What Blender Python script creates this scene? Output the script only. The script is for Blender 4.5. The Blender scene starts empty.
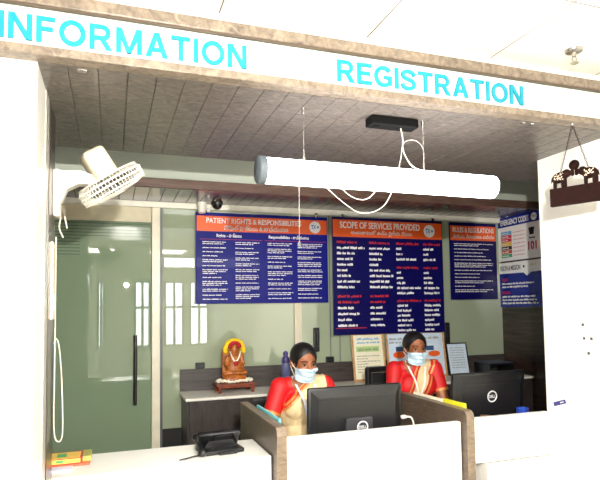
import bpy, bmesh, math, random
from mathutils import Vector, Matrix, Euler
from mathutils.bvhtree import BVHTree
random.seed(7)
C = bpy.context.scene.collection
PI = math.pi
V = Vector

# ------------------------------------------------------------------ materials
def lin(c):
    return tuple(((v/255)/12.92 if v/255 <= .04045 else (((v/255)+.055)/1.055)**2.4) for v in c)
MATS = {}
def mat(name, col, rough=.5, metal=0., coat=0., var=.06, scale=14., bump=0., emit=0., spec=.5, stretch=(1,1,1)):
    """procedural surface: a base colour broken up by noise"""
    if name in MATS: return MATS[name]
    m = bpy.data.materials.new(name); m.use_nodes = True
    nt = m.node_tree; n = nt.nodes; l = nt.links
    b = n['Principled BSDF']
    c = lin(col)
    tc = n.new('ShaderNodeTexCoord'); mp = n.new('ShaderNodeMapping'); mp.inputs['Scale'].default_value = stretch
    nz = n.new('ShaderNodeTexNoise'); nz.inputs['Scale'].default_value = scale; nz.inputs['Detail'].default_value = 4
    l.new(tc.outputs['Object'], mp.inputs['Vector']); l.new(mp.outputs['Vector'], nz.inputs['Vector'])
    rp = n.new('ShaderNodeValToRGB')
    rp.color_ramp.elements[0].position = .3; rp.color_ramp.elements[1].position = .7
    rp.color_ramp.elements[0].color = (*[max(0, v*(1-var)) for v in c], 1)
    rp.color_ramp.elements[1].color = (*[min(1, v*(1+var)) for v in c], 1)
    l.new(nz.outputs['Fac'], rp.inputs['Fac']); l.new(rp.outputs['Color'], b.inputs['Base Color'])
    b.inputs['Roughness'].default_value = rough; b.inputs['Metallic'].default_value = metal
    b.inputs['Coat Weight'].default_value = coat; b.inputs['Coat Roughness'].default_value = .05; b.inputs['Coat IOR'].default_value = 1.9 if coat == 1 else 1.5
    if coat == 1: b.inputs['Coat Roughness'].default_value = .004; b.inputs['Specular IOR Level'].default_value = 0.
    b.inputs['Specular IOR Level'].default_value = 0. if coat == 1 else spec
    if emit:
        b.inputs['Emission Color'].default_value = (*c, 1); b.inputs['Emission Strength'].default_value = emit
    if bump:
        bp = n.new('ShaderNodeBump'); bp.inputs['Strength'].default_value = bump; bp.inputs['Distance'].default_value = .01
        l.new(nz.outputs['Fac'], bp.inputs['Height']); l.new(bp.outputs['Normal'], b.inputs['Normal'])
    MATS[name] = m
    return m

def wood(name, dark, light, stretch, scale=3., rough=.45, coat=0., detail=8, lo=.32, hi=.68, dist=1.2):
    if name in MATS: return MATS[name]
    m = bpy.data.materials.new(name); m.use_nodes = True
    nt = m.node_tree; n = nt.nodes; l = nt.links; b = n['Principled BSDF']
    tc = n.new('ShaderNodeTexCoord'); mp = n.new('ShaderNodeMapping'); mp.inputs['Scale'].default_value = stretch
    nz = n.new('ShaderNodeTexNoise'); nz.inputs['Scale'].default_value = scale; nz.inputs['Detail'].default_value = detail
    nz.inputs['Roughness'].default_value = .65; nz.inputs['Distortion'].default_value = dist
    rp = n.new('ShaderNodeValToRGB')
    rp.color_ramp.elements[0].position = lo; rp.color_ramp.elements[1].position = hi
    rp.color_ramp.elements[0].color = (*lin(dark), 1); rp.color_ramp.elements[1].color = (*lin(light), 1)
    l.new(tc.outputs['Object'], mp.inputs['Vector']); l.new(mp.outputs['Vector'], nz.inputs['Vector'])
    l.new(nz.outputs['Fac'], rp.inputs['Fac']); l.new(rp.outputs['Color'], b.inputs['Base Color'])
    b.inputs['Roughness'].default_value = rough; b.inputs['Coat Weight'].default_value = coat
    b.inputs['Coat Roughness'].default_value = .12
    MATS[name] = m
    return m

white_wall = mat('white_wall_paint', (240,238,232), .55, var=.015)
reveal_mat = mat('gloss_white_laminate', (246,245,240), .3, var=.01, coat=.2)
white_lam = mat('white_desk_laminate', (243,241,236), .3, var=.01)
grey_lam = mat('grey_desk_laminate', (205,200,188), .4, var=.02)
soffit_m = wood('grey_laminate_planks', (54,49,46), (120,111,104), (2.2,5,2), 7., .4, coat=.12, detail=10, dist=2.)
fascia_m = wood('beige_laminate_band', (80,70,61), (142,127,111), (2,2,2), 12., .4)
part_m = wood('brown_partition_laminate', (72,60,50), (104,90,78), (1,1.5,9), 6., .4)
edge_m = wood('partition_edging', (96,82,68), (134,117,99), (2,2,5), 10., .4)
cab_m = wood('charcoal_cabinet_laminate', (40,34,33), (62,54,51), (3,3,1), 5., .38)
dark_wood = wood('dark_walnut_panel', (24,14,12), (70,52,44), (.5,.5,7), 4., .3, coat=.3, lo=.36, hi=.72)
splash_m = wood('charcoal_back_strip', (40,35,34), (76,68,64), (.6,3,9), 5., .4)
beam_m = wood('tan_edge_strip', (78,56,48), (112,88,76), (1,5,5), 4., .4)
skirt_m = mat('black_skirting', (26,24,24), .4)
glass_m = mat('frosted_green_glass', (156,167,142), .22, coat=1., var=.03, scale=1.2)
door_glass_m = mat('frosted_door_glass', (128,146,120), .2, coat=1., var=.04, scale=1.0)
film_m = mat('clear_film_stripe', (100,114,96), .1, coat=1.)
slot_m = mat('pale_green_gloss_panel', (190,197,184), .25, coat=.6, var=.02)
frame_m = mat('cream_aluminium', (206,198,176), .35, .15, var=.02)
chrome = mat('brushed_steel', (170,165,160), .25, .9, var=.04)
dsteel = mat('dark_steel', (70,66,66), .3, .8)
black_pl = mat('black_plastic', (22,22,24), .35, var=.1)
black_gl = mat('black_gloss_plastic', (24,24,26), .18, var=.05)
black_m = mat('black_matte', (20,20,22), .6)
grey_pl = mat('grey_plastic', (92,92,94), .4)
white_pl = mat('white_plastic', (236,232,222), .35, var=.01)
cream_pl = mat('cream_plastic', (226,216,190), .35, var=.01)
wire_m = mat('white_cable', (214,208,196), .5)
blue_pr = mat('navy_print', (12,18,116), .4, coat=.06, spec=.15, var=.04, scale=2)
navy2_pr = mat('deep_navy_print', (12,10,80), .35, coat=.12, spec=.2, var=.05, scale=2)
blue2_pr = mat('royal_blue_print', (20,42,140), .25, coat=.3)
orange_pr = mat('orange_print', (240,98,40), .3, coat=.3, var=.02)
red_pr = mat('red_print', (186,36,34), .4)
white_pr = mat('white_print', (248,247,247), .4, var=.01)
cyan_m = mat('cyan_acrylic', (0,130,152), .25, var=.01)
acr_m = mat('white_acrylic', (200,212,200), .3, var=.01)
skin_m = mat('brown_skin', (146,88,56), .5, var=.08, scale=9)
hair_m = mat('black_hair', (12,10,10), .48, var=.3, scale=40, stretch=(6,1,1))
red_cl = mat('red_silk', (196,12,18), .6, var=.14, scale=12, bump=.35)
cream_cl = mat('cream_cotton', (214,190,146), .75, var=.14, scale=9, bump=.5, stretch=(4,1,1.6))
gold_cl = mat('gold_zari_border', (206,140,70), .45, .2, var=.25, scale=60)
mask_m = mat('pale_blue_mask', (196,224,240), .7, var=.02)
eye_w = mat('eye_white', (176,160,146), .4); iris_m = mat('dark_iris', (26,16,12), .2)
lan_m = mat('lanyard_ribbon', (196,206,232), .5); lan_w = mat('white_lanyard_ribbon', (232,228,224), .5)
card_m = mat('badge_card', (228,228,236), .4)
teal_m = mat('teal_folder', (112,196,206), .4); lime_m = mat('lime_folder', (222,214,40), .4)
cream_paper = mat('cream_paper', (238,232,206), .6, var=.02)
paper_m = mat('white_paper', (240,240,236), .7, var=.01)
tanwood = wood('tan_picture_frame', (170,120,72), (212,166,112), (2,2,2), 8., .4)
bronze = wood('orange_bronze', (112,52,18), (206,120,44), (3,3,3), 9., .42)
rosewood = wood('rosewood', (86,30,16), (150,70,36), (3,3,3), 8., .4)
yellow_fl = mat('marigold_petals', (246,196,16), .7, var=.2, scale=60)
red_fl = mat('red_petals', (176,16,30), .7, var=.25, scale=60)
white_fl = mat('white_petals', (238,234,214), .7, var=.08, scale=60)
purple_m = mat('purple_plastic', (62,52,116), .3); clear_m = mat('blue_tint_plastic', (110,116,168), .15, coat=.6)
eleph_m = wood('dark_carved_wood', (22,8,6), (38,15,12), (5,5,5), 9., .6)
eleph_m.node_tree.nodes['Principled BSDF'].inputs['Specular IOR Level'].default_value = .08
dotm = mat('cream_painted_dots', (214,196,176), .5)
green_pr = mat('green_print', (60,170,110), .4); yellow_pr = mat('yellow_print', (238,196,40), .4)
sky_pr = mat('light_blue_print', (90,170,220), .4); crimson_pr = mat('crimson_print', (206,30,64), .4)
brown_pr = mat('black_brown_print', (50,22,22), .4); rust_pr = mat('rust_print', (200,70,40), .4)
pale_green = mat('pale_green_paper', (206,222,170), .6); pale_blue = mat('pale_blue_paper', (206,222,238), .6)
grey_ink = mat('grey_ink', (150,150,140), .6); ink_m = mat('dark_ink', (40,36,50), .6)
pink_ink = mat('pink_ink', (226,150,160), .6)

def ceiling_mat():
    m = bpy.data.materials.new('ceiling_tiles'); m.use_nodes = True
    n = m.node_tree.nodes; l = m.node_tree.links; b = n['Principled BSDF']
    tc = n.new('ShaderNodeTexCoord'); sp = n.new('ShaderNodeSeparateXYZ'); l.new(tc.outputs['Object'], sp.inputs['Vector'])
    def line(sock, off, w):
        a = n.new('ShaderNodeMath'); a.operation = 'SUBTRACT'; l.new(sock, a.inputs[0]); a.inputs[1].default_value = off
        d = n.new('ShaderNodeMath'); d.operation = 'DIVIDE'; l.new(a.outputs[0], d.inputs[0]); d.inputs[1].default_value = .607
        f = n.new('ShaderNodeMath'); f.operation = 'FRACT'; l.new(d.outputs[0], f.inputs[0])
        t = n.new('ShaderNodeMath'); t.operation = 'LESS_THAN'; l.new(f.outputs[0], t.inputs[0]); t.inputs[1].default_value = w
        return t.outputs[0]
    mx = n.new('ShaderNodeMath'); mx.operation = 'MAXIMUM'
    l.new(line(sp.outputs['X'], .372, .009), mx.inputs[0]); l.new(line(sp.outputs['Y'], 1.49, .009), mx.inputs[1])
    nz = n.new('ShaderNodeTexNoise'); nz.inputs['Scale'].default_value = 120
    r = n.new('ShaderNodeValToRGB'); r.color_ramp.elements[0].color = (*lin((236,234,226)),1); r.color_ramp.elements[1].color = (*lin((244,242,234)),1)
    l.new(nz.outputs['Fac'], r.inputs['Fac'])
    mc = n.new('ShaderNodeMix'); mc.data_type = 'RGBA'
    l.new(mx.outputs[0], mc.inputs['Factor']); l.new(r.outputs['Color'], mc.inputs[6]); mc.inputs[7].default_value = (*lin((84,74,66)),1)
    l.new(mc.outputs[2], b.inputs['Base Color']); b.inputs['Roughness'].default_value = .8
    return m
ceil_m = ceiling_mat()
def floor_mat():
    m = bpy.data.materials.new('floor_tiles'); m.use_nodes = True
    n = m.node_tree.nodes; l = m.node_tree.links; b = n['Principled BSDF']
    tc = n.new('ShaderNodeTexCoord'); br = n.new('ShaderNodeTexBrick'); br.offset = 0
    br.inputs['Scale'].default_value = 1; br.inputs['Brick Width'].default_value = .6; br.inputs['Row Height'].default_value = .6
    br.inputs['Mortar Size'].default_value = .004
    br.inputs['Color1'].default_value = (*lin((206,198,182)),1); br.inputs['Color2'].default_value = (*lin((198,190,174)),1)
    br.inputs['Mortar'].default_value = (*lin((130,122,110)),1)
    l.new(tc.outputs['Object'], br.inputs['Vector']); l.new(br.outputs['Color'], b.inputs['Base Color'])
    b.inputs['Roughness'].default_value = .2
    return m
floor_m = floor_mat()

# ------------------------------------------------------------------ mesh helpers
def new(): return bmesh.new()
def merge(bm, tmp, mi=None):
    me = bpy.data.meshes.new('t'); tmp.to_mesh(me); tmp.free()
    n0 = len(bm.faces); bm.from_mesh(me); bpy.data.meshes.remove(me)
    if mi is not None:
        bm.faces.ensure_lookup_table()
        for f in bm.faces[n0:]: f.material_index = mi
    return bm
def box(bm, a, b, bev=0., seg=2, mi=None, M=None):
    t = bmesh.new(); bmesh.ops.create_cube(t, size=1)
    a = V(a); b = V(b); c = (a+b)/2; s = b-a
    for v in t.verts: v.co = V((v.co.x*s.x, v.co.y*s.y, v.co.z*s.z)) + c
    if bev: bmesh.ops.bevel(t, geom=t.edges[:], offset=min(bev, min(abs(s.x),abs(s.y),abs(s.z))*.49), segments=seg, affect='EDGES', profile=.5)
    if M is not None: bmesh.ops.transform(t, matrix=M, verts=t.verts[:])
    return merge(bm, t, mi)
def ell(bm, c, r, M=None, u=20, v=12, rot=None, mi=None):
    t = bmesh.new(); bmesh.ops.create_uvsphere(t, u_segments=u, v_segments=v, radius=1)
    R = (Euler(rot).to_matrix().to_4x4() if rot else Matrix())
    T = Matrix.Translation(V(c)) @ R @ Matrix.Diagonal((r[0], r[1], r[2], 1))
    if M is not None: T = M @ T
    bmesh.ops.transform(t, matrix=T, verts=t.verts[:]); return merge(bm, t, mi)
def frame_for(d):
    d = V(d).normalized(); up = V((0,0,1)) if abs(d.z) < .95 else V((1,0,0))
    x = up.cross(d).normalized(); y = d.cross(x); return x, y, d
def cone(bm, p, q, r0, r1, n=16, M=None, mi=None, cap=True):
    p = V(p); q = V(q); x, y, d = frame_for(q-p); t = bmesh.new(); rings = []
    for c, r in ((p, r0), (q, r1)):
        rings.append([t.verts.new(c + (x*math.cos(2*PI*i/n) + y*math.sin(2*PI*i/n))*r) for i in range(n)])
    for i in range(n): t.faces.new((rings[0][i], rings[0][(i+1)%n], rings[1][(i+1)%n], rings[1][i]))
    if cap: t.faces.new(rings[0][::-1]); t.faces.new(rings[1])
    if M is not None: bmesh.ops.transform(t, matrix=M, verts=t.verts[:])
    return merge(bm, t, mi)
def cap(bm, p, q, r0, r1, M=None, n=16):
    cone(bm, p, q, r0, r1, n, M); ell(bm, p, (r0,)*3, M, n, 10); ell(bm, q, (r1,)*3, M, n, 10)
def smooth_path(pts, k=6):
    pts = [V(p) for p in pts]; out = []
    P = [pts[0]*2-pts[1]] + pts + [pts[-1]*2-pts[-2]]
    for i in range(1, len(P)-2):
        for j in range(k):
            t = j/k; a, b, c, d = P[i-1], P[i], P[i+1], P[i+2]
            out.append(.5*((2*b) + (c-a)*t + (2*a-5*b+4*c-d)*t*t + (3*b-a-3*c+d)*t**3))
    out.append(pts[-1]); return out
def tube(bm, pts, r, n=8, k=6, M=None, mi=None, flat=None):
    pts = smooth_path(pts, k) if k > 1 else [V(p) for p in pts]
    t = bmesh.new(); rings = []; prev = None
    for i, p in enumerate(pts):
        d = (pts[min(i+1, len(pts)-1)] - pts[max(i-1, 0)]).normalized()
        if prev is None: x, y, _ = frame_for(d)
        else:
            x = (prev - d*prev.dot(d)).normalized(); y = d.cross(x)
        prev = x
        rr = r[i*len(r)//len(pts)] if isinstance(r, (list, tuple)) else r
        rings.append([t.verts.new(p + (x*math.cos(2*PI*j/n)*rr + y*math.sin(2*PI*j/n)*rr)) for j in range(n)])
    for a, b in zip(rings, rings[1:]):
        for j in range(n): t.faces.new((a[j], a[(j+1)%n], b[(j+1)%n], b[j]))
    t.faces.new(rings[0][::-1]); t.faces.new(rings[-1])
    if M is not None: bmesh.ops.transform(t, matrix=M, verts=t.verts[:])
    return merge(bm, t, mi)
def torus(bm, c, ax, R, r, n=40, m=8, mi=None):
    x, y, d = frame_for(ax); c = V(c)
    t = bmesh.new(); rings = []
    for i in range(n):
        a = 2*PI*i/n; o = x*math.cos(a)+y*math.sin(a)
        rings.append([t.verts.new(c + o*(R + r*math.cos(2*PI*j/m)) + d*r*math.sin(2*PI*j/m)) for j in range(m)])
    for i in range(n):
        a, b = rings[i], rings[(i+1)%n]
        for j in range(m): t.faces.new((a[j], b[j], b[(j+1)%m], a[(j+1)%m]))
    return merge(bm, t, mi)
def lathe(bm, c, prof, n=24, M=None, mi=None):
    t = bmesh.new(); c = V(c); rings = []
    for r, z in prof: rings.append([t.verts.new(c + V((r*math.cos(2*PI*i/n), r*math.sin(2*PI*i/n), z))) for i in range(n)])
    for a, b in zip(rings, rings[1:]):
        for i in range(n): t.faces.new((a[i], a[(i+1)%n], b[(i+1)%n], b[i]))
    t.faces.new(rings[0][::-1]); t.faces.new(rings[-1])
    if M is not None: bmesh.ops.transform(t, matrix=M, verts=t.verts[:])
    return merge(bm, t, mi)
def prism(bm, poly, y0, y1, mi=None, M=None):
    """polygon in local x,z extruded along y"""
    t = bmesh.new()
    a = [t.verts.new((x, y0, z)) for x, z in poly]; b = [t.verts.new((x, y1, z)) for x, z in poly]
    t.faces.new(a); t.faces.new(b[::-1]); n = len(poly)
    for i in range(n): t.faces.new((a[i], b[i], b[(i+1)%n], a[(i+1)%n]))
    bmesh.ops.recalc_face_normals(t, faces=t.faces[:])
    if M is not None: bmesh.ops.transform(t, matrix=M, verts=t.verts[:])
    return merge(bm, t, mi)

def obj(name, bm, m, parent=None, origin=(0,0,0), smooth=False, local=False, label=None):
    """bm is in world coordinates (local=True: in the parent's own)"""
    me = bpy.data.meshes.new(name)
    bmesh.ops.recalc_face_normals(bm, faces=bm.faces[:]) if len(bm.faces) < 60000 else None
    bm.to_mesh(me); bm.free()
    return obj_me(name, me, m, parent, origin, smooth, local, label)
def obj_me(name, me, m, parent=None, origin=(0,0,0), smooth=False, local=False, label=None):
    for x in (m if isinstance(m, (list, tuple)) else [m]): me.materials.append(x)
    if smooth:
        for p in me.polygons: p.use_smooth = True
        try: me.set_sharp_from_angle(angle=math.radians(40))
        except Exception: pass
    o = bpy.data.objects.new(name, me); C.objects.link(o)
    if parent:
        r = parent
        while r.parent: r = r.parent
        if not local:
            W = Matrix.Translation(r.location) @ r.rotation_euler.to_matrix().to_4x4()
            me.transform(W.inverted())
        o.parent = parent
    elif any(origin):
        me.transform(Matrix.Translation(-V(origin))); o.location = origin
    if label: o['label'] = label
    return o
def thing(name, label, cat, loc=(0,0,0), rotz=0., group=None):
    o = bpy.data.objects.new(name, None); C.objects.link(o); o.empty_display_size = .1
    o.location = loc; o.rotation_euler = (0, 0, rotz); o['label'] = label; o['category'] = cat
    if group: o['group'] = group
    return o
def tag(o, label, cat, group=None):
    o['label'] = label; o['category'] = cat
    if group: o['group'] = group
    return o
def struct(name, bm, m, parent=None, smooth=False, label=None):
    o = obj(name, bm, m, parent, smooth=smooth)
    if not parent: o['kind'] = 'structure'
    if label: o['label'] = label
    return o
def sbox(name, a, b, m, parent=None, bev=0.): return struct(name, box(new(), a, b, bev), m, parent)

def bake(bm, voxel=.006, smooth=4, factor=.5):
    """union of overlapping closed shapes as one continuous skin"""
    me = bpy.data.meshes.new('b'); bm.to_mesh(me); bm.free()
    o = bpy.data.objects.new('b', me); C.objects.link(o)
    r = o.modifiers.new('r', 'REMESH'); r.mode = 'VOXEL'; r.voxel_size = voxel
    if smooth:
        s = o.modifiers.new('s', 'SMOOTH'); s.factor = factor; s.iterations = smooth
    bpy.context.view_layer.update()
    dg = bpy.context.evaluated_depsgraph_get()
    out = bpy.data.meshes.new_from_object(o.evaluated_get(dg))
    bpy.data.objects.remove(o); bpy.data.meshes.remove(me)
    return out

def text_bm(s, x0, x1, z0, z1, y, bold=0., depth=.002, mi=None, align='FIT', zfit=True, bm=None):
    """lettering in the local x,z plane fitted into a box, facing -y"""
    cu = bpy.data.curves.new('t', 'FONT'); cu.body = s; cu.size = 1; cu.offset = bold; cu.extrude = 0; cu.resolution_u = 3
    o = bpy.data.objects.new('t', cu); C.objects.link(o); bpy.context.view_layer.update()
    me = bpy.data.meshes.new_from_object(o.evaluated_get(bpy.context.evaluated_depsgraph_get()))
    bpy.data.objects.remove(o); bpy.data.curves.remove(cu)
    t = bmesh.new(); t.from_mesh(me); bpy.data.meshes.remove(me)
    if not t.verts: return bm or t
    xs = [v.co.x for v in t.verts]; ys = [v.co.y for v in t.verts]
    ax, bx, ay, by = min(xs), max(xs), min(ys), max(ys)
    sz = (z1-z0)/(by-ay) if by > ay else 1
    sx = (x1-x0)/(bx-ax) if align == 'FIT' else sz
    for v in t.verts: v.co = V((x0+(v.co.x-ax)*sx, y, z0+(v.co.y-ay)*sz))
    bmesh.ops.remove_doubles(t, verts=t.verts[:], dist=1e-6)
    if depth:
        g = bmesh.ops.extrude_face_region(t, geom=t.faces[:])
        for v in [e for e in g['geom'] if isinstance(e, bmesh.types.BMVert)]: v.co.y -= depth
        bmesh.ops.recalc_face_normals(t, faces=t.faces[:])
    return merge(bm, t, mi) if bm is not None else t
STEP = [0]
def stroke(t, pts, w, closed=False):
    """a flat ribbon of constant width along a centre line, in x,z"""
    STEP[0] += 1; y = -.0003*STEP[0]
    P = [V((p[0], y, p[1])) for p in pts]; n = len(P); L = []
    for i in range(n):
        a = P[i-1] if (i or closed) else P[i]; c = P[(i+1) % n] if (i < n-1 or closed) else P[i]
        d = (c-a).normalized(); L.append((t.verts.new(P[i]+V((-d.z,0,d.x))*w/2), t.verts.new(P[i]-V((-d.z,0,d.x))*w/2)))
    for i in range(n if closed else n-1):
        a, b = L[i], L[(i+1) % n]; t.faces.new((a[0], a[1], b[1], b[0]))
def poly(t, pts):
    STEP[0] += 1; t.faces.new([t.verts.new((x, -.0003*STEP[0], z)) for x, z in pts])
def arc(cx, cz, rx, rz, a0, a1, n=20): return [(cx+rx*math.cos(math.radians(a0+(a1-a0)*i/n)), cz+rz*math.sin(math.radians(a0+(a1-a0)*i/n))) for i in range(n+1)]
def glyph(t, ch):
    w = .19; h = w/2
    if ch == 'I': stroke(t, [(h,0),(h,1)], w); return w
    if ch == 'N':
        stroke(t, [(h,0),(h,1)], w); stroke(t, [(.8-h,0),(.8-h,1)], w); poly(t, [(0,1),(.21,1),(.8,0),(.59,0)]); return .8
    if ch in 'FE':
        W_ = .64 if ch == 'F' else .7
        stroke(t, [(h,0),(h,1)], w); stroke(t, [(h,1-h*.9),(W_,1-h*.9)], w*.9); stroke(t, [(h,.52),(W_-.07,.52)], w*.9)
        if ch == 'E': stroke(t, [(h,h*.9),(W_,h*.9)], w*.9)
        return W_
    if ch == 'O': stroke(t, arc(.47,.5,.375,.42,0,342,19), w, True); return .94
    if ch == 'R':
        stroke(t, [(h,0),(h,1)], w); stroke(t, [(h,1-h*.9)]+arc(.46,.69,.215,.225,90,-90,12)+[(h,.465)], w*.92); poly(t, [(.34,.44),(.54,.47),(.83,0),(.61,0)]); return .83
    if ch == 'M':
        stroke(t, [(h,0),(h,1)], w); stroke(t, [(.96-h,0),(.96-h,1)], w); poly(t, [(0,1),(.22,1),(.56,0),(.4,0)]); poly(t, [(.96,1),(.74,1),(.4,0),(.56,0)]); return .96
    if ch == 'A':
        poly(t, [(0,0),(.21,0),(.53,1),(.33,1)]); poly(t, [(.86,0),(.65,0),(.33,1),(.53,1)]); stroke(t, [(.2,.3),(.66,.3)], w*.85); return .86
    if ch == 'T': stroke(t, [(0,1-h*.9),(.76,1-h*.9)], w*.9); stroke(t, [(.38,0),(.38,1)], w); return .76
    if ch == 'G':
        stroke(t, arc(.47,.5,.375,.415,38,318,24), w); stroke(t, [(.785,.1),(.785,.52)], w*.9); stroke(t, [(.48,.46),(.87,.46)], w*.85); return .9
    if ch == 'S':
        q = [(.68,.70),(.60,.85),(.38,.915),(.15,.85),(.1,.715),(.19,.595),(.38,.525),(.6,.44),(.67,.3),(.6,.15),(.37,.085),(.14,.14),(.07,.3)]
        stroke(t, [(p.x, p.z) for p in smooth_path([(x,0,z) for x, z in q], 4)], w*.95); return .76
def sign_word(word, x0, x1, z0, z1, y, depth):
    t = bmesh.new(); x = 0
    for ch in word:
        STEP[0] = 0; g = bmesh.new(); a = glyph(g, ch)
        for v in g.verts: v.co.x += x
        merge(t, g); x += a+.125
    k = (x1-x0)/(x-.125)
    for v in t.verts: v.co = V((x0+v.co.x*k, y+v.co.y, z0+v.co.z*(z1-z0)))
    for f_ in t.faces:
        f_.normal_update()
        if f_.normal.y > 0: f_.normal_flip()
    g = bmesh.ops.extrude_face_region(t, geom=t.faces[:])
    for v in [e for e in g['geom'] if isinstance(e, bmesh.types.BMVert)]: v.co.y -= depth
    return t
def rows(bm, x0, x1, z0, h, y, mi=0, pitch=None, seed=0):
    """a row of print too small to read: little strokes broken into words"""
    rd = random.Random(seed); x = x0; pitch = pitch or h*.62
    while x < x1:
        w = rd.randint(3, 9)
        for k in range(w):
            if x+pitch*.72 > x1: break
            hh = h*rd.choice((.72, .8, 1, 1, .75)); zz = z0 - (h*.2 if rd.random() < .12 else 0)
            box(bm, (x, y-.0006, zz), (x+pitch*.78, y, zz+hh), mi=mi); x += pitch
        x += pitch*.9
    return bm

# ================================================================== CAMERA
cam = bpy.data.cameras.new('camera'); co = bpy.data.objects.new('camera', cam); C.objects.link(co)
F, CYP, H = 546.4, 277.6, 1.55
yaw, pitch, roll = map(math.radians, (19.115, 3.241, -.8154))
f = V((math.sin(yaw)*math.cos(pitch), math.cos(yaw)*math.cos(pitch), math.sin(pitch)))
r = V((math.cos(yaw), -math.sin(yaw), 0)); u = r.cross(f)
r2 = r*math.cos(roll)+u*math.sin(roll); u2 = u*math.cos(roll)-r*math.sin(roll)
Mc = Matrix((r2, u2, -f)).transposed().to_4x4(); Mc.translation = (0, 0, H); co.matrix_world = Mc
cam.sensor_fit = 'HORIZONTAL'; cam.sensor_width = 36; cam.lens = F/600*36; cam.shift_y = (CYP-240)/600; cam.clip_start = .05
bpy.context.scene.camera = co

# ================================================================== SETTING
YB, XR, XD, ZS, ZC = 4.31, 2.314, 3.51, 2.38, 2.65
sbox('floor', (-4.2,-4.7,-.05), (3.7,4.5,0), floor_m)
sbox('ceiling', (-4.2,-4.7,ZC), (XR+.3,1.96,ZC+.05), ceil_m)
sbox('wall_right', (XR,-4.7,0), (XR+.3,2.48,ZC), white_wall)
sbox('wall_left', (-4.2,1.96,0), (-.242,2.5,ZC), white_wall)
sbox('wall_lobby_left', (-4.3,-4.7,0), (-4.2,1.96,ZC), white_wall)
sbox('trim_1', (-.242,1.955,0), (-.234,2.2,ZS), reveal_mat)
sbox('trim_2', (-.242,2.2,0), (-.231,2.3,ZS), mat('grey_aluminium', (190,188,182), .3, .2))
sbox('trim_3', (-.242,2.3,0), (-.228,2.52,ZS), dark_wood)
sbox('wall_inner_left', (-.75,2.5,0), (-.62,YB+.1,2.95), dark_wood)
sbox('wall_inner_right', (XD,2.48,0), (XD+.1,YB+.1,2.95), dark_wood)
sbox('wall_back_right', (XR+.3,2.44,0), (XD+.1,2.48,2.95), white_wall)
sbox('wall_back', (-.75,YB+.02,0), (XD+.1,YB+.12,2.95), mat('back_wall_paint', (190,186,170), .7))
sbox('ceiling_niche', (-.75,1.96,2.95), (XD+.1,YB+.1,3.0), dark_wood)
# lower planked ceiling, pitch about 98.5 mm, planks running away from the counter
bm = new(); k = -8
while True:
    x0 = -.045+.0985*k; k += 1
    if x0 < -.62: continue
    if x0 > XD-.02: break
    y0 = 1.955 if -.25 < x0 < XR-.09 else 2.5
    box(bm, (x0+.0008,y0,ZS), (x0+.0977,2.95,ZS+.018), .0012, 1)
struct('ceiling_planks', bm, soffit_m)
sbox('trim_4', (-.62,1.96,ZS+.012), (XD,2.94,ZS+.05), black_m)
bm = new(); k = -8
while True:
    x0 = -.045+.0985*k; k += 1
    if x0 < -.62: continue
    if x0 > XD-.02: break
    box(bm, (x0+.0015,3.765,ZS), (x0+.097,YB-.01,ZS+.018), .002, 1)
struct('ceiling_planks_rear', bm, wood('dark_laminate_planks', (46,37,34), (90,77,70), (2.2,5,2), 7., .25, coat=.4, detail=10, dist=2.))
sbox('trim_5', (-.62,3.76,ZS+.012), (XD,YB,ZS+.05), black_m)
sbox('trim_6', (-.62,3.735,ZS-.004), (XD,3.765,ZS+.06), beam_m, bev=.004)
sbox('trim_7', (-.62,3.765,ZS+.06), (XD,3.79,2.95), slot_m)
sbox('trim_8', (-.62,2.93,ZS+.02), (XD,2.95,2.95), soffit_m)
# wall above the canopy
sbox('wall_bulkhead', (-4.2,1.96,2.56), (XR,2.0,2.95), white_wall)
# back glazing: rail, posts, door and fixed panes
sbox('trim_9', (-.62,YB-.06,2.335), (XD,YB+.02,ZS), mat('white_rail', (240,236,222), .35), bev=.004)
sbox('trim_13', (-.39,YB-.03,2.222), (.29,YB+.02,2.335), mat('cream_header', (206,196,164), .35))
sbox('trim_10', (.292,YB-.05,0), (.352,YB+.02,2.335), mat('pale_cream_post', (226,220,196), .35), bev=.004)
sbox('trim_15', (.353,YB-.045,0), (.37,YB+.02,2.335), grey_pl)
door = struct('door_1', box(new(), (-.39,YB-.03,.02), (.288,YB-.018,2.219), .001), door_glass_m)
bm = new()
for z in [2.2-.0235*i for i in range(11)]:
    box(bm, (-.385,YB-.0312,z), (.283 if z > 2.09 else -.215,YB-.0302,z+.0065))
obj('film_stripes', bm, film_m, door)
bm = new(); tube(bm, [(.173,YB-.085,.86),(.173,YB-.085,1.37)], .013, 12, 1)
for z in (.95,1.28): cone(bm, (.173,YB-.085,z), (.173,YB-.028,z), .008, .008)
obj('door_handle', bm, dsteel, door, smooth=True)
for i, (a, b) in enumerate(((.372,1.425),(1.49,2.6),(2.63,XD))):
    w = struct('window_%d' % (i+1), box(new(), (a,YB-.028,.66), (b,YB-.016,2.335), .001), glass_m)
    for hx, z0, z1 in ((1.617,1.19,1.39),(2.885,1.2,1.405)):
        if a < hx < b:
            bm = new(); box(bm, (hx-.026,YB-.05,z0), (hx+.026,YB-.028,z1), .006)
            box(bm, (hx-.008,YB-.075,z0+.06), (hx+.008,YB-.045,z1-.03), .004)
            obj('door_handle', bm, black_pl, w)
    for hx in ((.654,),(1.735,),())[i]:
        obj('patch_fitting', box(new(), (hx-.035,YB-.05,1.1), (hx+.035,YB-.01,1.145), .004), black_pl, w)
    if i == 1:
        bm = new()
        for jx in (1.745,1.83): box(bm, (jx,YB-.0295,.66), (jx+.008,YB-.0275,2.335))
        obj('joint_strip', bm, grey_pl, w)
sbox('trim_11', (1.425,YB-.05,.6), (1.49,YB+.01,2.335), frame_m, bev=.004)
sbox('trim_12', (2.6,YB-.04,.6), (2.63,YB+.01,2.335), frame_m, bev=.003)
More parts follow.
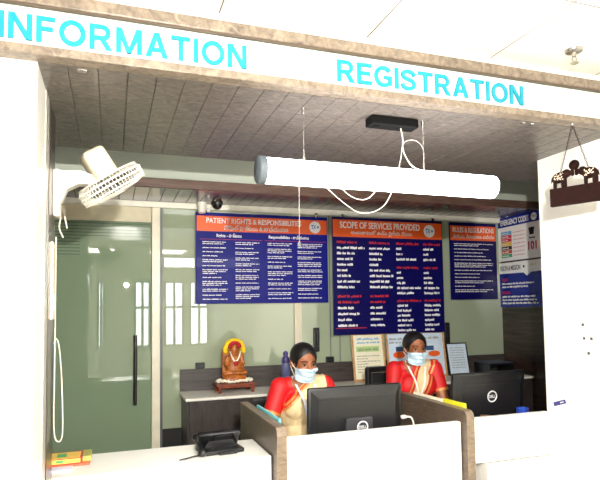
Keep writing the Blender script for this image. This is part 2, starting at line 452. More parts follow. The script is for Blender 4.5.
sbox('baseboard_back', (.368,YB-.03,0), (XD,YB+.02,.66), skirt_m)
# lobby behind the photographer: wall with windows, the widest added unseen for light
wx = [(-3.4,-1.9),(-.3,-.12),(.5,.88),(1.18,1.65),(1.76,2.24)]
bm = new(); box(bm, (-4.2,-4.7,0), (XR,-4.6,.7)); box(bm, (-4.2,-4.7,2.25), (XR,-4.6,ZC))
e = [-4.2]+[q for p in wx for q in p]+[XR]
for a, b in zip(e[::2], e[1::2]): box(bm, (a,-4.7,.7), (b,-4.6,2.25))
struct('wall_front', bm, white_wall)
for i, (a, b) in enumerate(wx):
    bm = new()
    for x in (a, (a+b)/2-.02, b-.05): box(bm, (x,-4.68,.7), (x+.05,-4.62,2.25))
    for z in (.7, 1.6, 2.2): box(bm, (a,-4.675,z), (b,-4.625,z+.05))
    struct('window_%d' % (i+4), bm, grey_pl)
# glowing panels added on the unseen lobby ceiling to light the hall
lum = mat('added_panel_glow', (255,250,238), .5, emit=1., var=0)
LUM = lum.node_tree.nodes['Principled BSDF']
for x, y in ((-1.45,-1.9),(-.25,-1.9),(1.0,-1.9),(-1.45,.2),(-.25,.2),(1.0,.2),(-2.8,.2),(-2.8,-1.9)):
    struct('added_light_panel', box(new(), (x-.3,y-.3,ZC-.012), (x+.3,y+.3,ZC-.002)), lum)

# ================================================================== CANOPY SIGN
t = thing('canopy_sign', 'long white canopy sign with cyan INFORMATION and REGISTRATION lettering', 'sign', (0,1.9,ZS))
obj('core_board', box(new(), (-4.1,1.905,ZS), (XR-.004,1.953,2.56), .002), fascia_m, t)
obj('lower_band', box(new(), (-4.1,1.893,ZS), (XR-.004,1.906,2.41), .002), fascia_m, t)
obj('shadow_strip', box(new(), (-4.1,1.884,2.533), (XR-.004,1.9,2.54)), mat('shadow_brown', (74,60,48), .5), t, label='thin dark strip as painted shadow under the upper band')  # dark strip paints in the shadow line below the upper band
obj('upper_band', box(new(), (-4.1,1.88,2.54), (XR-.004,1.953,2.584), .003), fascia_m, t, label='beige laminate upper band of the sign')
obj('sign_panel', box(new(), (-4.1,1.899,2.411), (XR-.004,1.907,2.539), .001), acr_m, t, label='white acrylic panel')
obj('lettering', sign_word('INFORMATION', -.341, .463, 2.422, 2.508, 1.8985, .006), cyan_m, t, label='cyan letters INFORMATION')
obj('lettering', sign_word('REGISTRATION', .82, 1.705, 2.424, 2.509, 1.8985, .006), cyan_m, t, label='cyan letters REGISTRATION')

# ================================================================== HANGING TUBE LIGHT
tb = thing('pendant_light', 'long white glowing tube lamp hung on wires below planks', 'lamp', (1.14,2.09,ZS))
x0, x1, zt = .575, 1.68, 2.103
tube_m = mat('glowing_tube', (255,255,255), .3, emit=10., var=0)
bm = new(); cone(bm, (x0,2.09,zt+.003), (x1,2.09,zt-.001), .052, .052, 28); ell(bm, (x1-.004,2.09,zt), (.02,.0515,.0515))
obj('lamp_tube', bm, tube_m, tb, smooth=True)
bm = new(); cone(bm, (x0-.022,2.09,zt+.003), (x0+.006,2.09,zt+.003), .0565, .0565, 28); cone(bm, (x0-.027,2.09,zt+.003), (x0-.022,2.09,zt+.003), .05, .0565, 28)
obj('end_cap', bm, mat('blue_grey_cap', (84,92,100), .4), tb, smooth=True)
for sx in (.749,1.316):
    bm = new(); cone(bm, (sx,2.09,zt+.05), (sx,2.09,ZS), .0016, .0016, 6)
    obj('suspension_wire', bm, chrome, tb)
    bm = new(); cone(bm, (sx,2.09,ZS-.03), (sx,2.09,ZS), .006, .009, 10); obj('wire_gripper', bm, chrome, tb, smooth=True)
    bm = new(); cone(bm, (sx,2.09,zt+.045), (sx,2.09,zt+.085), .007, .004, 10)
    obj('wire_gripper', bm, chrome, tb, smooth=True)
bm = new(); box(bm, (1.055,2.07,ZS-.04), (1.285,2.14,ZS), .006); box(bm, (1.075,2.085,ZS-.046), (1.1,2.12,ZS-.038), .003)
obj('driver_box', bm, mat('black_driver', (5,5,6), .8, spec=.15), tb)
bm = new(); tube(bm, [(1.21,2.1,ZS-.04),(1.213,2.09,2.29),(1.215,2.09,2.235),(1.25,2.085,2.175),(1.3,2.085,2.153)], .0026)
def bk(x, z): return (x*1.029, 2.15, 1.55+(z-1.55)*1.029)
tube(bm, [(1.316,2.09,2.17),(1.32,2.1,2.26),(1.29,2.12,2.3),(1.24,2.13,2.285),bk(1.2,2.2),bk(1.165,2.08),bk(1.108,1.985),bk(1.012,1.95),bk(.929,1.987),bk(.831,2.065),bk(.8,2.1)], .0014)
tube(bm, [bk(.88,2.1),bk(.908,2.06),bk(.955,2.022),bk(1.009,2.008),bk(1.05,2.025),bk(1.09,2.07)], .0014)
obj('cable', bm, wire_m, tb, smooth=True)
bm = new(); cone(bm, (.724,2.09,1.82), (.726,2.09,zt-.05), .001, .001, 6); torus(bm, (.724,2.09,1.814), (0,1,0), .006, .0012, 16, 6)
obj('pull_cord', bm, mat('grey_cord', (150,148,142), .6), tb)

# small ceiling things
bm = new(); lathe(bm, (-.097,1.985,ZS-.006), [(.008,0),(.016,.002),(.018,.006)]); tag(obj('downlight', bm, chrome, origin=(-.097,1.985,ZS), smooth=True), 'tiny bright round stud on the planks below the letter O', 'downlight')
for dx, wh in ((1.772,'left'),(1.822,'right')):
    bm = new(); lathe(bm, (dx,1.975,ZS-.005), [(.006,0),(.01,.002),(.011,.005)]); tag(obj('downlight', bm, chrome, origin=(dx,1.975,ZS), smooth=True), 'tiny bright stud near the elephant plaque, %s one of two under the sign edge' % wh, 'downlight', 'studs near the elephant plaque')
t = thing('fire_sprinkler', 'chrome fire sprinkler head in the white tile ceiling', 'sprinkler', (1.888,1.786,ZC))
bm = new(); lathe(bm, (1.888,1.786,ZC-.012), [(.022,0),(.034,.003),(.038,.012)], 28); obj('escutcheon', bm, chrome, t, smooth=True)
bm = new(); cone(bm, (1.888,1.786,ZC-.03), (1.888,1.786,ZC-.008), .008, .011)
for s in (-1,1): tube(bm, [(1.888+s*.008,1.786,ZC-.028),(1.888+s*.012,1.786,ZC-.042),(1.888+s*.003,1.786,ZC-.056)], .0025)
obj('frame_arms', bm, chrome, t, smooth=True)
bm = new(); lathe(bm, (1.888,1.786,ZC-.06), [(.016,0),(.018,.002),(.016,.004)]); obj('deflector', bm, chrome, t, smooth=True)
t = thing('door_sensor', 'white cylinder sensor fixed below rear planks above the blue board', 'sensor', (.66,4.2,ZS))
bm = new(); lathe(bm, (.66,4.2,ZS-.085), [(.02,0),(.03,.006),(.03,.05),(.036,.058),(.036,.085)]); obj('body', bm, white_pl, t, smooth=True)
t = thing('dome_camera', 'small black dome camera on rear planks right of the white sensor', 'camera', (.78,4.2,ZS))
bm = new(); lathe(bm, (.78,4.2,ZS-.014), [(.045,0),(.048,.016)]); obj('base_ring', bm, black_pl, t, smooth=True)
bm = new(); ell(bm, (.78,4.2,ZS-.016), (.038,.038,.034)); obj('dome', bm, black_gl, t, smooth=True)

# ================================================================== WALL FAN
t = thing('wall_fan', 'white caged wall fan tilted downward on the left wall', 'fan', (-.228,2.46,1.94))
bm = new()
box(bm, (-.23,2.43,1.945), (-.2,2.5,2.145), .012)
prism(bm, [(-.215,2.135),(-.215,1.985),(-.19,2.02),(-.175,2.06),(-.13,2.085),(-.075,2.085),(-.075,2.125),(-.12,2.14)], 2.435, 2.495)
obj('wall_bracket', bm, white_pl, t)
ax = V((.55,.13,-.83)).normalized(); cc = V((.004,2.48,2.093)); ux, uy, _ = frame_for(ax)
MF = Matrix((ux, uy, ax)).transposed().to_4x4(); MF.translation = cc      # local z = the way the fan faces
bm = new(); box(bm, (-.054,-.05,-.17), (.054,.05,-.035), .022, 3, M=MF); obj('motor_housing', bm, cream_pl, t, smooth=True)
bm = new(); ell(bm, (-.075,2.475,2.1), (.028,.03,.026)); tube(bm, [(-.075,2.475,2.1),(-.055,2.478,2.11),(-.03,2.48,2.14)], .014); obj('swivel', bm, white_pl, t, smooth=True)
bm = new()
def fp(rad, z, a): return MF @ V((rad*math.cos(a), rad*math.sin(a), z))
for R, z, rr in ((.145,.0,.004),(.145,-.02,.004),(.141,.024,.0035),(.134,-.04,.0035),(.1,.034,.002),(.05,.038,.002),(.075,-.046,.002)):
    torus(bm, MF @ V((0,0,z)), ax, R, rr, 44, 6)
for i in range(56):
    a = 2*PI*i/56
    tube(bm, [fp(.04,.039,a), fp(.1,.034,a), fp(.141,.024,a), fp(.145,0,a), fp(.145,-.02,a), fp(.134,-.04,a), fp(.06,-.047,a)], .0016, 5, 1)
lathe(bm, (0,0,.034), [(.04,0),(.042,.005),(.036,.009)], 24, M=MF)
obj('fan_cage', bm, white_pl, t)
bm = new(); cone(bm, MF@V((0,0,-.045)), MF@V((0,0,.03)), .022, .024); hub = obj('hub', bm, grey_pl, t, smooth=True)
for k in range(3):
    b2 = new(); a0 = k*2*PI/3; pts = []
    for i in range(7):
        s = i/6; rad = .02+.108*s; hw = .018+.034*math.sin(PI*min(1, s*.8+.15))
        pts.append((rad, hw))
    t2 = bmesh.new(); top = []; bot = []
    for rad, hw in pts:
        for sgn, lst in ((1, top), (-1, bot)):
            lst.append((t2.verts.new((rad, sgn*hw, sgn*hw*.35+.001)), t2.verts.new((rad, sgn*hw, sgn*hw*.35-.001))))
    for i in range(6):
        t2.faces.new((top[i][0], top[i+1][0], bot[i+1][0], bot[i][0])); t2.faces.new((bot[i][1], bot[i+1][1], top[i+1][1], top[i][1]))
        t2.faces.new((top[i][1], top[i+1][1], top[i+1][0], top[i][0])); t2.faces.new((bot[i][0], bot[i+1][0], bot[i+1][1], bot[i][1]))
    t2.faces.new((top[0][0], bot[0][0], bot[0][1], top[0][1])); t2.faces.new((top[6][1], bot[6][1], bot[6][0], top[6][0]))
    bmesh.ops.transform(t2, matrix=MF @ Matrix.Rotation(a0, 4, 'Z') @ Matrix.Translation((0,0,-.01)), verts=t2.verts[:])
    merge(b2, t2); obj('fan_blade', b2, grey_pl, t, smooth=True)
bm = new(); tube(bm, [(-.2,2.47,1.95),(-.205,2.475,1.9),(-.19,2.47,1.86)], .003); tube(bm, [(-.185,2.47,1.95),(-.175,2.475,1.9)], .003)
obj('pull_cord', bm, wire_m, t)
bm = new(); tube(bm, [(-.216,2.46,1.86),(-.217,2.47,1.5),(-.218,2.475,1.25),(-.218,2.478,1.07),(-.205,2.48,1.02),(-.186,2.482,1.05),(-.19,2.48,1.25),(-.2,2.47,1.4),(-.212,2.465,1.44),(-.22,2.46,1.42)], .0026)
tag(obj('power_cord', bm, wire_m, origin=(-.216,2.46,1.0), smooth=True), 'white power cord hanging in a loop down the left wall', 'cord')
t = thing('switch_box', 'tall pale switch strip fixed to the dark left wall edge', 'switch', (-.224,2.4,1.5))
obj('cover', box(new(), (-.228,2.36,1.52), (-.216,2.44,1.83), .003), cream_pl, t)
obj('rocker', box(new(), (-.217,2.38,1.56), (-.211,2.42,1.62), .002), white_pl, t)

# ================================================================== BOARDS
def board(name, label, loc, w, h, mt, rotz=0., d=.01):
    t = thing(name, label, 'sign', loc, rotz, 'notice boards in the reception bay')
    obj('panel', box(new(), (0,0,0), (w,d,h), .002), mt, t, local=True)
    return t
def lp(name, bm, m, t, label=None): return obj(name, bm, m, t, local=True, label=label)
def logo(t, x, z, r, y=-.003, clean=True):
    bm = new(); cone(bm, (x,0,z), (x,y,z), r, r, 32); l_ = lp('logo_disc', bm, white_pr, t)
    bm = text_bm('TX', x-r*.66, x+r*.2, z-r*.3, z+r*.36, y-.0004, .03, .0006)
    box(bm, (x+r*.3,y-.001,z-r*.06), (x+r*.72,y-.0004,z+r*.1)); box(bm, (x+r*.44,y-.001,z-r*.22), (x+r*.58,y-.0004,z+r*.26))
    lp('logo_letters', bm, mat('steel_blue_letters', (52,112,172), .4), l_)
YP = YB-.075
# patient rights
t = board('notice_board', 'blue board headed PATIENT RIGHTS & RESPONSIBILITIES, left of the others', (.62,YP,1.597), 1.097, .715, blue_pr)
w, h = 1.097, .715
lp('header_band', box(new(), (.006,-.0016,h-.148), (w-.006,0,h-.028)), orange_pr, t)
bm = text_bm('PATIENT RIGHTS & RESPONSIBILITIES', .08, .865, h-.085, h-.042, -.0016, .02, .001)
lp('lettering', bm, white_pr, t); lp('lettering', text_bm('పేషెంట్ హక్కులు & బాధ్యతలు', .22, .75, h-.14, h-.095, -.0016, .02, .001), white_pr, t)
lp('lettering', text_bm('Rights - హక్కులు', .16, .36, h-.2, h-.163, -.0004, .02, .001), white_pr, t)
bm = text_bm('Responsibilities - బాధ్యతలు', .585, .93, h-.2, h-.163, -.0004, .02, .001)
lp('lettering', bm, white_pr, t)
bm = new(); sd = 0
for c, (a, b) in enumerate(((.05,.25),(.31,.51),(.575,.79),(.83,1.05))):
    z = h-.235
    while z > .03:
        nl = random.choice((1,2,2,3))
        for q in range(nl):
            if z < .03: break
            rows(bm, a, b-(random.random()*.09 if q == nl-1 else random.random()*.015), z, .0068, -.0002, pitch=.0062, seed=sd); sd += 1; z -= .0145
        z -= .017
lp('printed_text', bm, white_pr, t)
bm = new()
for a, b in ((.03,.53),(.55,1.08)): box(bm, (a,-.001,h-.212), (b,-.0002,h-.2095))
lp('rule_line', bm, red_pr, t)
logo(t, .985, h-.088, .05)
for x in (.1,1.0): lp('hanger', box(new(), (x-.012,.002,h-.004), (x+.012,.008,h+.034), .002), chrome, t)
# scope of services
t = board('notice_board', 'navy board headed SCOPE OF SERVICES PROVIDED, in the middle', (1.748,YP-.03,1.325), 1.072, .992, navy2_pr)
w, h = 1.072, .992
lp('header_band', box(new(), (.006,-.0016,h-.168), (w-.006,0,h-.022)), orange_pr, t)
bm = text_bm('SCOPE OF SERVICES PROVIDED', .07, .84, h-.095, h-.037, -.0016, .022, .001)
lp('lettering', bm, white_pr, t); bm = text_bm('అందుబాటులో ఉన్న వైద్య సేవలు', .17, .76, h-.156, h-.107, -.0016, .02, .001)
lp('lettering', bm, white_pr, t)
logo(t, .935, h-.095, .056)
bm = new(); br = new(); sd = 500
def prow(x, wd, z, red=False):
    global sd
    sd += 1; rows(br if red else bm, x, x+wd, z, .0205, -.0002, pitch=.0105, seed=sd)
z = h-.222
L1 = [(.19,.2,1),(.26,.21),(.17,.13),(.15,.12),(.15,.1),(.1,.2),(.13,.23),(.22,.19),(.16,.22)]
for it in L1: prow(.04, it[0], z, len(it) > 2); prow(.34, it[1], z, len(it) > 2); z -= .0475
z -= .03
for it in [(.22,.18,1),(.2,.15,1),(.15,.12),(.2,.15),(.13,.12),(.18,.14)]: prow(.04, it[0], z, len(it) > 2); prow(.34, it[1], z, len(it) > 2); z -= .049
z = h-.222
for it in [(.24,.18,1),(.06,.11),(.06,.06),(.2,.13)]: prow(.6, it[0], z, len(it) > 2); prow(.87, it[1], z, len(it) > 2); z -= .046
z -= .026
for it in [(.22,.16,1),(.04,.05),(.07,.1),(.09,.11),(.24,.16),(.17,.16)]: prow(.6, it[0], z, len(it) > 2); prow(.87, it[1], z, len(it) > 2); z -= .0445
z -= .022
for it in [(.24,.17,1),(.11,.17),(.15,.16),(.13,.16),(.16,.11),(.14,.15),(.18,.1)]: prow(.6, it[0], z, len(it) > 2); prow(.87, it[1], z, len(it) > 2); z -= .0425
box(br, (.02,-.001,.052), (.3,-.0002,.058))
lp('printed_text', bm, white_pr, t); lp('printed_heading', br, red_pr, t)
for x in (.1,.98): lp('hanger', box(new(), (x-.012,.002,h-.004), (x+.012,.008,h+.026), .002), chrome, t)
# rules and regulations
t = board('notice_board', 'narrow navy board headed RULES & REGULATIONS, right of the middle one', (2.917,YP,1.612), .513, .708, navy2_pr)
w, h = .513, .708
lp('header_band', box(new(), (.006,-.0016,h-.165), (w-.006,0,h-.03)), orange_pr, t)
bm = text_bm('RULES & REGULATIONS', .035, .485, h-.092, h-.045, -.0016, .022, .001)
lp('lettering', bm, white_pr, t); bm = text_bm('నియమ, నిబంధనలు మరియు', .035, .49, h-.15, h-.108, -.0016, .02, .001)
lp('lettering', bm, white_pr, t)
bm = new(); z = h-.2; sd = 900
while z > .04:
    nl = random.choice((1,2,3))
    for q in range(nl):
        if z < .03: break
        rows(bm, .045, .475-(random.random()*.25 if q == nl-1 else random.random()*.02), z, .008, -.0002, pitch=.0066, seed=sd); sd += 1; z -= .0165
    z -= .016
lp('printed_text', bm, white_pr, t)
# emergency codes, on the dark side wall
t = board('notice_board', 'white EMERGENCY CODES chart with coloured bars on dark side wall', (XD-.016,4.3,1.965), .6, .41, white_pr, -PI/2)
w, h = .6, .41
lp('header_band', box(new(), (.0,-.0016,h-.092), (w,0,h)), blue2_pr, t, label='dark blue header band')
lp('lettering', text_bm('EMERGENCY CODES', .06, .425, h-.075, h-.022, -.0016, .02, .001), white_pr, t)
logo(t, .49, h-.046, .034)
z = h-.135
for m_, hh in ((sky_pr,.032),(crimson_pr,.03),(crimson_pr,.03),(yellow_pr,.032),(brown_pr,.034),(rust_pr,.032),(green_pr,.032)):
    bm = new(); box(bm, (.06,-.0012,z-hh), (.2,0,z)); bar = lp('code_bar', bm, m_, t)
    bm = new(); rows(bm, .07, .16, z-hh*.7, .012, -.0014, seed=int(z*1e4)); lp('printed_text', bm, white_pr, bar)
    bm = new(); rows(bm, .22, .37, z-hh*.7, .009, -.0004, seed=int(z*1e4)+1); lp('printed_text', bm, pink_ink, t)
    z -= hh+.0035
bm = new(); cone(bm, (.455,0,h-.165), (.455,-.0012,h-.165), .026, .03, 20); box(bm, (.42,-.0012,h-.155), (.49,0,h-.138), .0004); box(bm, (.43,-.0012,h-.2), (.48,0,h-.17))
rows(bm, .425, .5, h-.235, .016, -.0004, seed=77)
lp('telephone_symbol', bm, ink_m, t)
lp('lettering', text_bm('101', .41, .51, h-.335, h-.26, -.0004, .025, .001), crimson_pr, t, label='red number 101')
lp('clip', box(new(), (.13,.0,h-.002), (.155,.012,h+.075), .003), white_pl, t, label='white hanging clip')
# vision and mission
t = board('notice_board', 'blue VISION & MISSION chart below the coloured bar chart', (XD-.016,4.3,1.535), .6, .415, blue2_pr, -PI/2)
h = .415
bm = new(); prism(bm, [(0,h),(0,h-.1),(.34,h-.105),(.38,h-.135),(.43,h-.105),(.6,h-.1),(.6,h)], -.0016, 0); lp('header_band', bm, white_pr, t, label='white header band')
bm = text_bm('VISION & MISSION', .03, .3, h-.075, h-.03, -.0016, .015, .001)
cone(bm, (.345,-.0016,h-.05), (.345,-.0026,h-.05), .012, .012, 6); lp('lettering', bm, ink_m, t)
bm = new(); rows(bm, .42, .5, h-.05, .02, -.0018, seed=3); lp('logo_print', bm, pale_green, t)
lp('lettering', text_bm('VISION', .05, .13, h-.175, h-.145, -.0004, .02, .001), crimson_pr, t, label='red headings'); bm = text_bm('MISSION', .05, .155, h-.295, h-.265, -.0004, .02, .001); lp('lettering', bm, crimson_pr, t, label='red headings')
bm = new()
for i, (z, b) in enumerate(((.205,.46),(.235,.39),(.325,.47),(.355,.49),(.385,.51))): rows(bm, .05, b, h-z, .016, -.0002, pitch=.0095, seed=60+i)
lp('printed_text', bm, white_pr, t)

# ================================================================== RECEPTION COUNTER
t = thing('reception_counter', 'white reception counter front along the hall side', 'counter', (1.2,2.48,0))
obj('front_panel', box(new(), (.765,2.465,.0), (1.732,2.5,.947), .003), white_lam, t)
obj('front_panel', box(new(), (1.785,2.465,.722), (XR,2.5,.956), .003), white_lam, t)
obj('pier', box(new(), (1.893,2.462,0), (XR,2.62,.7145), .003), white_lam, t)
obj('recess_panel', box(new(), (1.785,2.66,0), (1.893,2.69,.714), .002), grey_lam, t)
obj('ledge', box(new(), (-.235,2.502,.825), (.713,2.86,.865), .004), white_lam, t)
obj('front_panel', box(new(), (-.225,2.504,.0), (.713,2.54,.825), .002), white_lam, t)
for xa, xb in ((.766,1.732),(1.785,2.9)):
    tag(obj('desk_worktop', box(new(), (xa,2.502,.715), (xb,3.02,.74), .003), white_lam, origin=(xa,2.502,.715)),
        'pale desk worktop behind the counter front, %s' % ('between the two brown partitions' if xa < 1 else 'right of both brown partitions'), 'worktop')
    # gable legs under the inner edge
def partition(x0, x1, label):
    t = thing('desk_partition', label, 'partition', ((x0+x1)/2,2.41,0), 0, 'desk partitions')
    prof = [(2.418,0),(2.418,.975),(2.424,.992),(2.438,1.003),(2.455,1.005),(3.17,1.005),(3.17,0)]
    bm = new(); prism(bm, [(y,z) for y,z in prof], x0+.003, x1-.003, M=Matrix(((0,1,0,0),(1,0,0,0),(0,0,1,0),(0,0,0,1))))
    obj('panel', bm, part_m, t)
    pts = [(2.418,.0),(2.418,.97),(2.424,.99),(2.438,1.002),(2.455,1.005),(3.17,1.005)]
    bm = new(); t2 = bmesh.new(); v = []
    for i, (y, z) in enumerate(pts):
        oy, oz = (-.005,0) if i < 2 else ((-.0045,.003) if i == 2 else ((-.003,.0045) if i == 3 else (0,.005)))
        v.append([t2.verts.new((x0,y,z)), t2.verts.new((x1,y,z)), t2.verts.new((x1,y+oy,z+oz)), t2.verts.new((x0,y+oy,z+oz))])
    for a, b in zip(v, v[1:]):
        for j in range(4): t2.faces.new((a[j], a[(j+1)%4], b[(j+1)%4], b[j]))
    t2.faces.new(v[0]); t2.faces.new(v[-1][::-1]); merge(bm, t2)
    obj('edging', bm, edge_m, t, label='lighter brown edge strip')
    return t
partition(.716, .762, 'brown laminate desk partition beside the black telephone')
partition(1.735, 1.78, 'brown laminate desk partition with a lime folder along its top')
# things by the partitions
tag(obj('file_folder', box(new(), (.764,2.545,.741), (.778,2.97,1.022), .003), teal_m, origin=(.77,2.75,.741)), 'teal file folder standing against the left partition', 'folder', 'folders against the partitions')
tag(obj('file_folder', box(new(), (1.782,2.503,.741), (1.8,2.7,1.03), .003), lime_m, origin=(1.79,2.6,.741)), 'lime yellow folder standing against the right partition', 'folder', 'folders against the partitions')
tag(obj('file_folder', box(new(), (1.782,2.71,.741), (1.796,3.02,1.024), .003), cream_paper, origin=(1.79,2.85,.741)), 'cream folder standing behind the lime yellow one', 'folder', 'folders against the partitions')

# ================================================================== MONITORS
def monitor(label, cx, y, z0, w, h, tilt, zd, cable=None):
    t = thing('computer_monitor', label, 'monitor', (cx,y,zd), 0, 'computer monitors')
    M = Matrix.Translation((cx,y,z0)) @ Matrix.Rotation(math.radians(tilt), 4, 'X')
    bm = new(); box(bm, (-w/2,0,0), (w/2,.03,h), .008, 2, M=M); obj('screen_housing', bm, black_pl, t, smooth=True)
    # sloping raised back
    b2 = bmesh.new(); a = [b2.verts.new(M @ V(p)) for p in ((-w/2+.012,.001,.012),(w/2-.012,.001,.012),(w/2-.012,.001,h-.012),(-w/2+.012,.001,h-.012))]
    b = [b2.verts.new(M @ V(p)) for p in ((-w/2+.05,-.022,.03),(w/2-.05,-.022,.03),(w/2-.05,-.022,h-.05),(-w/2+.05,-.022,h-.05))]
    b2.faces.new(b)
    for i in range(4): b2.faces.new((a[i], a[(i+1)%4], b[(i+1)%4], b[i]))
    b2.faces.new(a[::-1]); bm = merge(new(), b2)
    box(bm, (-w/2+.07,-.0235,h-.075), (w/2-.07,-.0215,h-.066), M=M)
    obj('rear_cover', bm, black_pl, t)
    bm = new(); box(bm, (-w/2+.012,.0302,.018), (w/2-.012,.0308,h-.012), M=M); obj('display', bm, black_gl, t)
    bm = new(); box(bm, (-.075,-.045,-.02), (.075,-.02,.135 if cable else .045), .005, M=M); box(bm, (-.05,-.062,zd-z0+.01), (.05,-.04,.05), .006, M=Matrix.Translation((cx,y,z0)))
    obj('stand_neck', bm, mat('charcoal_plastic', (50,50,53), .4), t)
    bm = new(); box(bm, (cx-.12,y-.12,zd+.0005), (cx+.12,y+.06,zd+.014), .006); obj('stand_base', bm, black_pl, t)
    return t, M
t, M = monitor('black monitor seen from behind with a white cable at its right', 1.217, 2.65, .85, .535, .292, 3, .74, True)
bm = new(); torus(bm, M @ V((.015,-.046,.088)), M.to_3x3() @ V((0,1,0)), .028, .004, 28, 6)
bt = text_bm('DELL', -.006, .036, .08, .096, -.046, .03, .001); bmesh.ops.transform(bt, matrix=M, verts=bt.verts[:]); merge(bm, bt); obj('maker_badge', bm, mat('silver_badge', (206,206,210), .4), t)
bm = new(); box(bm, (1.472,2.615,.955), (1.5,2.635,.972), .003)
tube(bm, [(1.49,2.625,.963),(1.53,2.62,.955),(1.545,2.62,.9),(1.53,2.63,.85)], .005); obj('cable', bm, wire_m, t, smooth=True)
t, M = monitor('black monitor with a round badge, right of both partitions', 2.145, 2.77, .85, .515, .305, 5, .74)
bm = new(); torus(bm, M @ V((0,-.024,.165)), M.to_3x3() @ V((0,1,0)), .031, .004, 28, 6)
bt = text_bm('DELL', -.023, .023, .156, .174, -.0225, .03, .001); bmesh.ops.transform(bt, matrix=M, verts=bt.verts[:]); merge(bm, bt); obj('maker_badge', bm, mat('silver_badge', (206,206,210), .4), t)

# little things beside the right monitor
t = thing('cup', 'small blue cup at the foot of the right monitor', 'cup', (2.265,2.62,.74))
bm = new(); lathe(bm, (2.265,2.62,.741), [(.026,0),(.03,.004),(.034,.214),(.03,.215),(.026,.01)]); obj('body', bm, mat('blue_cup', (40,70,170), .3), t, smooth=True)
tag(obj('book', box(new(), (2.3,2.57,.741), (2.44,2.63,.925), .003), mat('red_cover', (150,24,36), .5), origin=(2.4,2.66,.741)), 'dark red box file low beside the right monitor', 'book')
tag(obj('pen_pot', lathe(new(), (1.99,2.6,.741), [(.025,0),(.028,.003),(.028,.195),(.022,.195),(.02,.01)]), mat('brown_pot', (110,84,66), .5), origin=(1.99,2.6,.741), smooth=True), 'small brown pot at the left foot of the right monitor', 'pot')

# ================================================================== TELEPHONE
t = thing('desk_telephone', 'black desk telephone on the white ledge', 'telephone', (.5,2.68,.865), math.radians(4))
K = Matrix.Translation((.5,2.68,.866)) @ Matrix.Rotation(math.radians(6), 4, 'Z')
bm = new(); box(bm, (-.085,-.075,0), (.105,.09,.02), .006, M=K)
prism(bm, [(-.07,.02),(-.05,.05),(.07,.05),(.09,.02)], -.0, .04, M=K)
obj('base', bm, black_pl, t)
T2 = K @ Matrix.Translation((0,.02,.048)) @ Matrix.Rotation(math.radians(-52), 4, 'X')
bm = new(); box(bm, (-.105,-.055,-.012), (.105,.055,.016), .008, M=T2); obj('body', bm, black_gl, t, smooth=True)
bm = new(); box(bm, (-.02,-.045,-.014), (.06,-.01,-.0115), .001, M=T2); ell(bm, (.045,.03,-.012), (.006,.006,.003), M=T2); obj('rear_label', bm, black_m, t)
bm = new(); box(bm, (-.045,-.05,0), (.045,.02,.012), .004, M=K@Matrix.Translation((.02,-.04,.012))@Matrix.Rotation(.25,4,'X')); obj('stand_foot', bm, black_m, t)
bm = new(); tube(bm, [(-.1,-.075,.014),(-.098,-.03,.035),(-.096,.04,.05),(-.092,.085,.06)], [.018,.014,.012,.013,.018], 12, 5, M=K); ell(bm, (-.1,-.07,.02), (.02,.026,.018), M=K); ell(bm, (-.092,.08,.058), (.02,.026,.02), M=K)
obj('handset', bm, black_pl, t, smooth=True)
bm = new(); tube(bm, [K@V((-.11,-.06,.006)),(.37,2.6,.872),(.33,2.59,.8685),(.3,2.575,.8685)], .0035); obj('cable', bm, black_m, t, smooth=True)

# papers and booklets at the left end of the ledge
tag(obj('booklet', box(new(), (-0.2550,2.66,.866), (-0.0850,2.8,.876), .001), mat('orange_cover', (222,96,66), .5), origin=(-0.1650,2.72,.866)), 'orange red booklet at the bottom of the pile on the ledge', 'booklet', 'booklets on the ledge')
t = thing('booklet', 'red and yellow booklet topmost of the pile on the ledge', 'booklet', (-0.1950,2.72,.876), 0, 'booklets on the ledge')
bm = new(); box(bm, (-0.2750,2.67,.8762), (-0.1200,2.795,.9), .001); obj('cover', bm, mat('red_cover2', (200,50,44), .5), t)
bm = new(); box(bm, (-0.2700,2.669,.879), (-0.1250,2.6702,.897)); box(bm, (-0.2650,2.675,.9001), (-0.1270,2.785,.9006)); obj('printed_panel', bm, mat('yellow_cover', (236,196,90), .5), t)
bm = new(); box(bm, (-0.2250,2.668,.884), (-0.1950,2.669,.893)); box(bm, (-0.2250,2.7,.9007), (-0.1850,2.76,.901)); obj('emblem', bm, green_pr, t)
tag(obj('booklet', box(new(), (-0.1170,2.69,.8762), (-0.0800,2.81,.9), .001), mat('olive_cover', (172,168,90), .5), origin=(-0.0950,2.75,.876)), 'olive booklet tucked right of the red and yellow one', 'booklet', 'booklets on the ledge')
tag(obj('paper_sheet', box(new(), (-0.2650,2.59,.866), (-0.1550,2.652,.8725), .0005), mat('lilac_paper', (226,222,240), .6), origin=(-0.2150,2.63,.866)), 'pale sheet of paper in front of the booklet pile', 'paper')

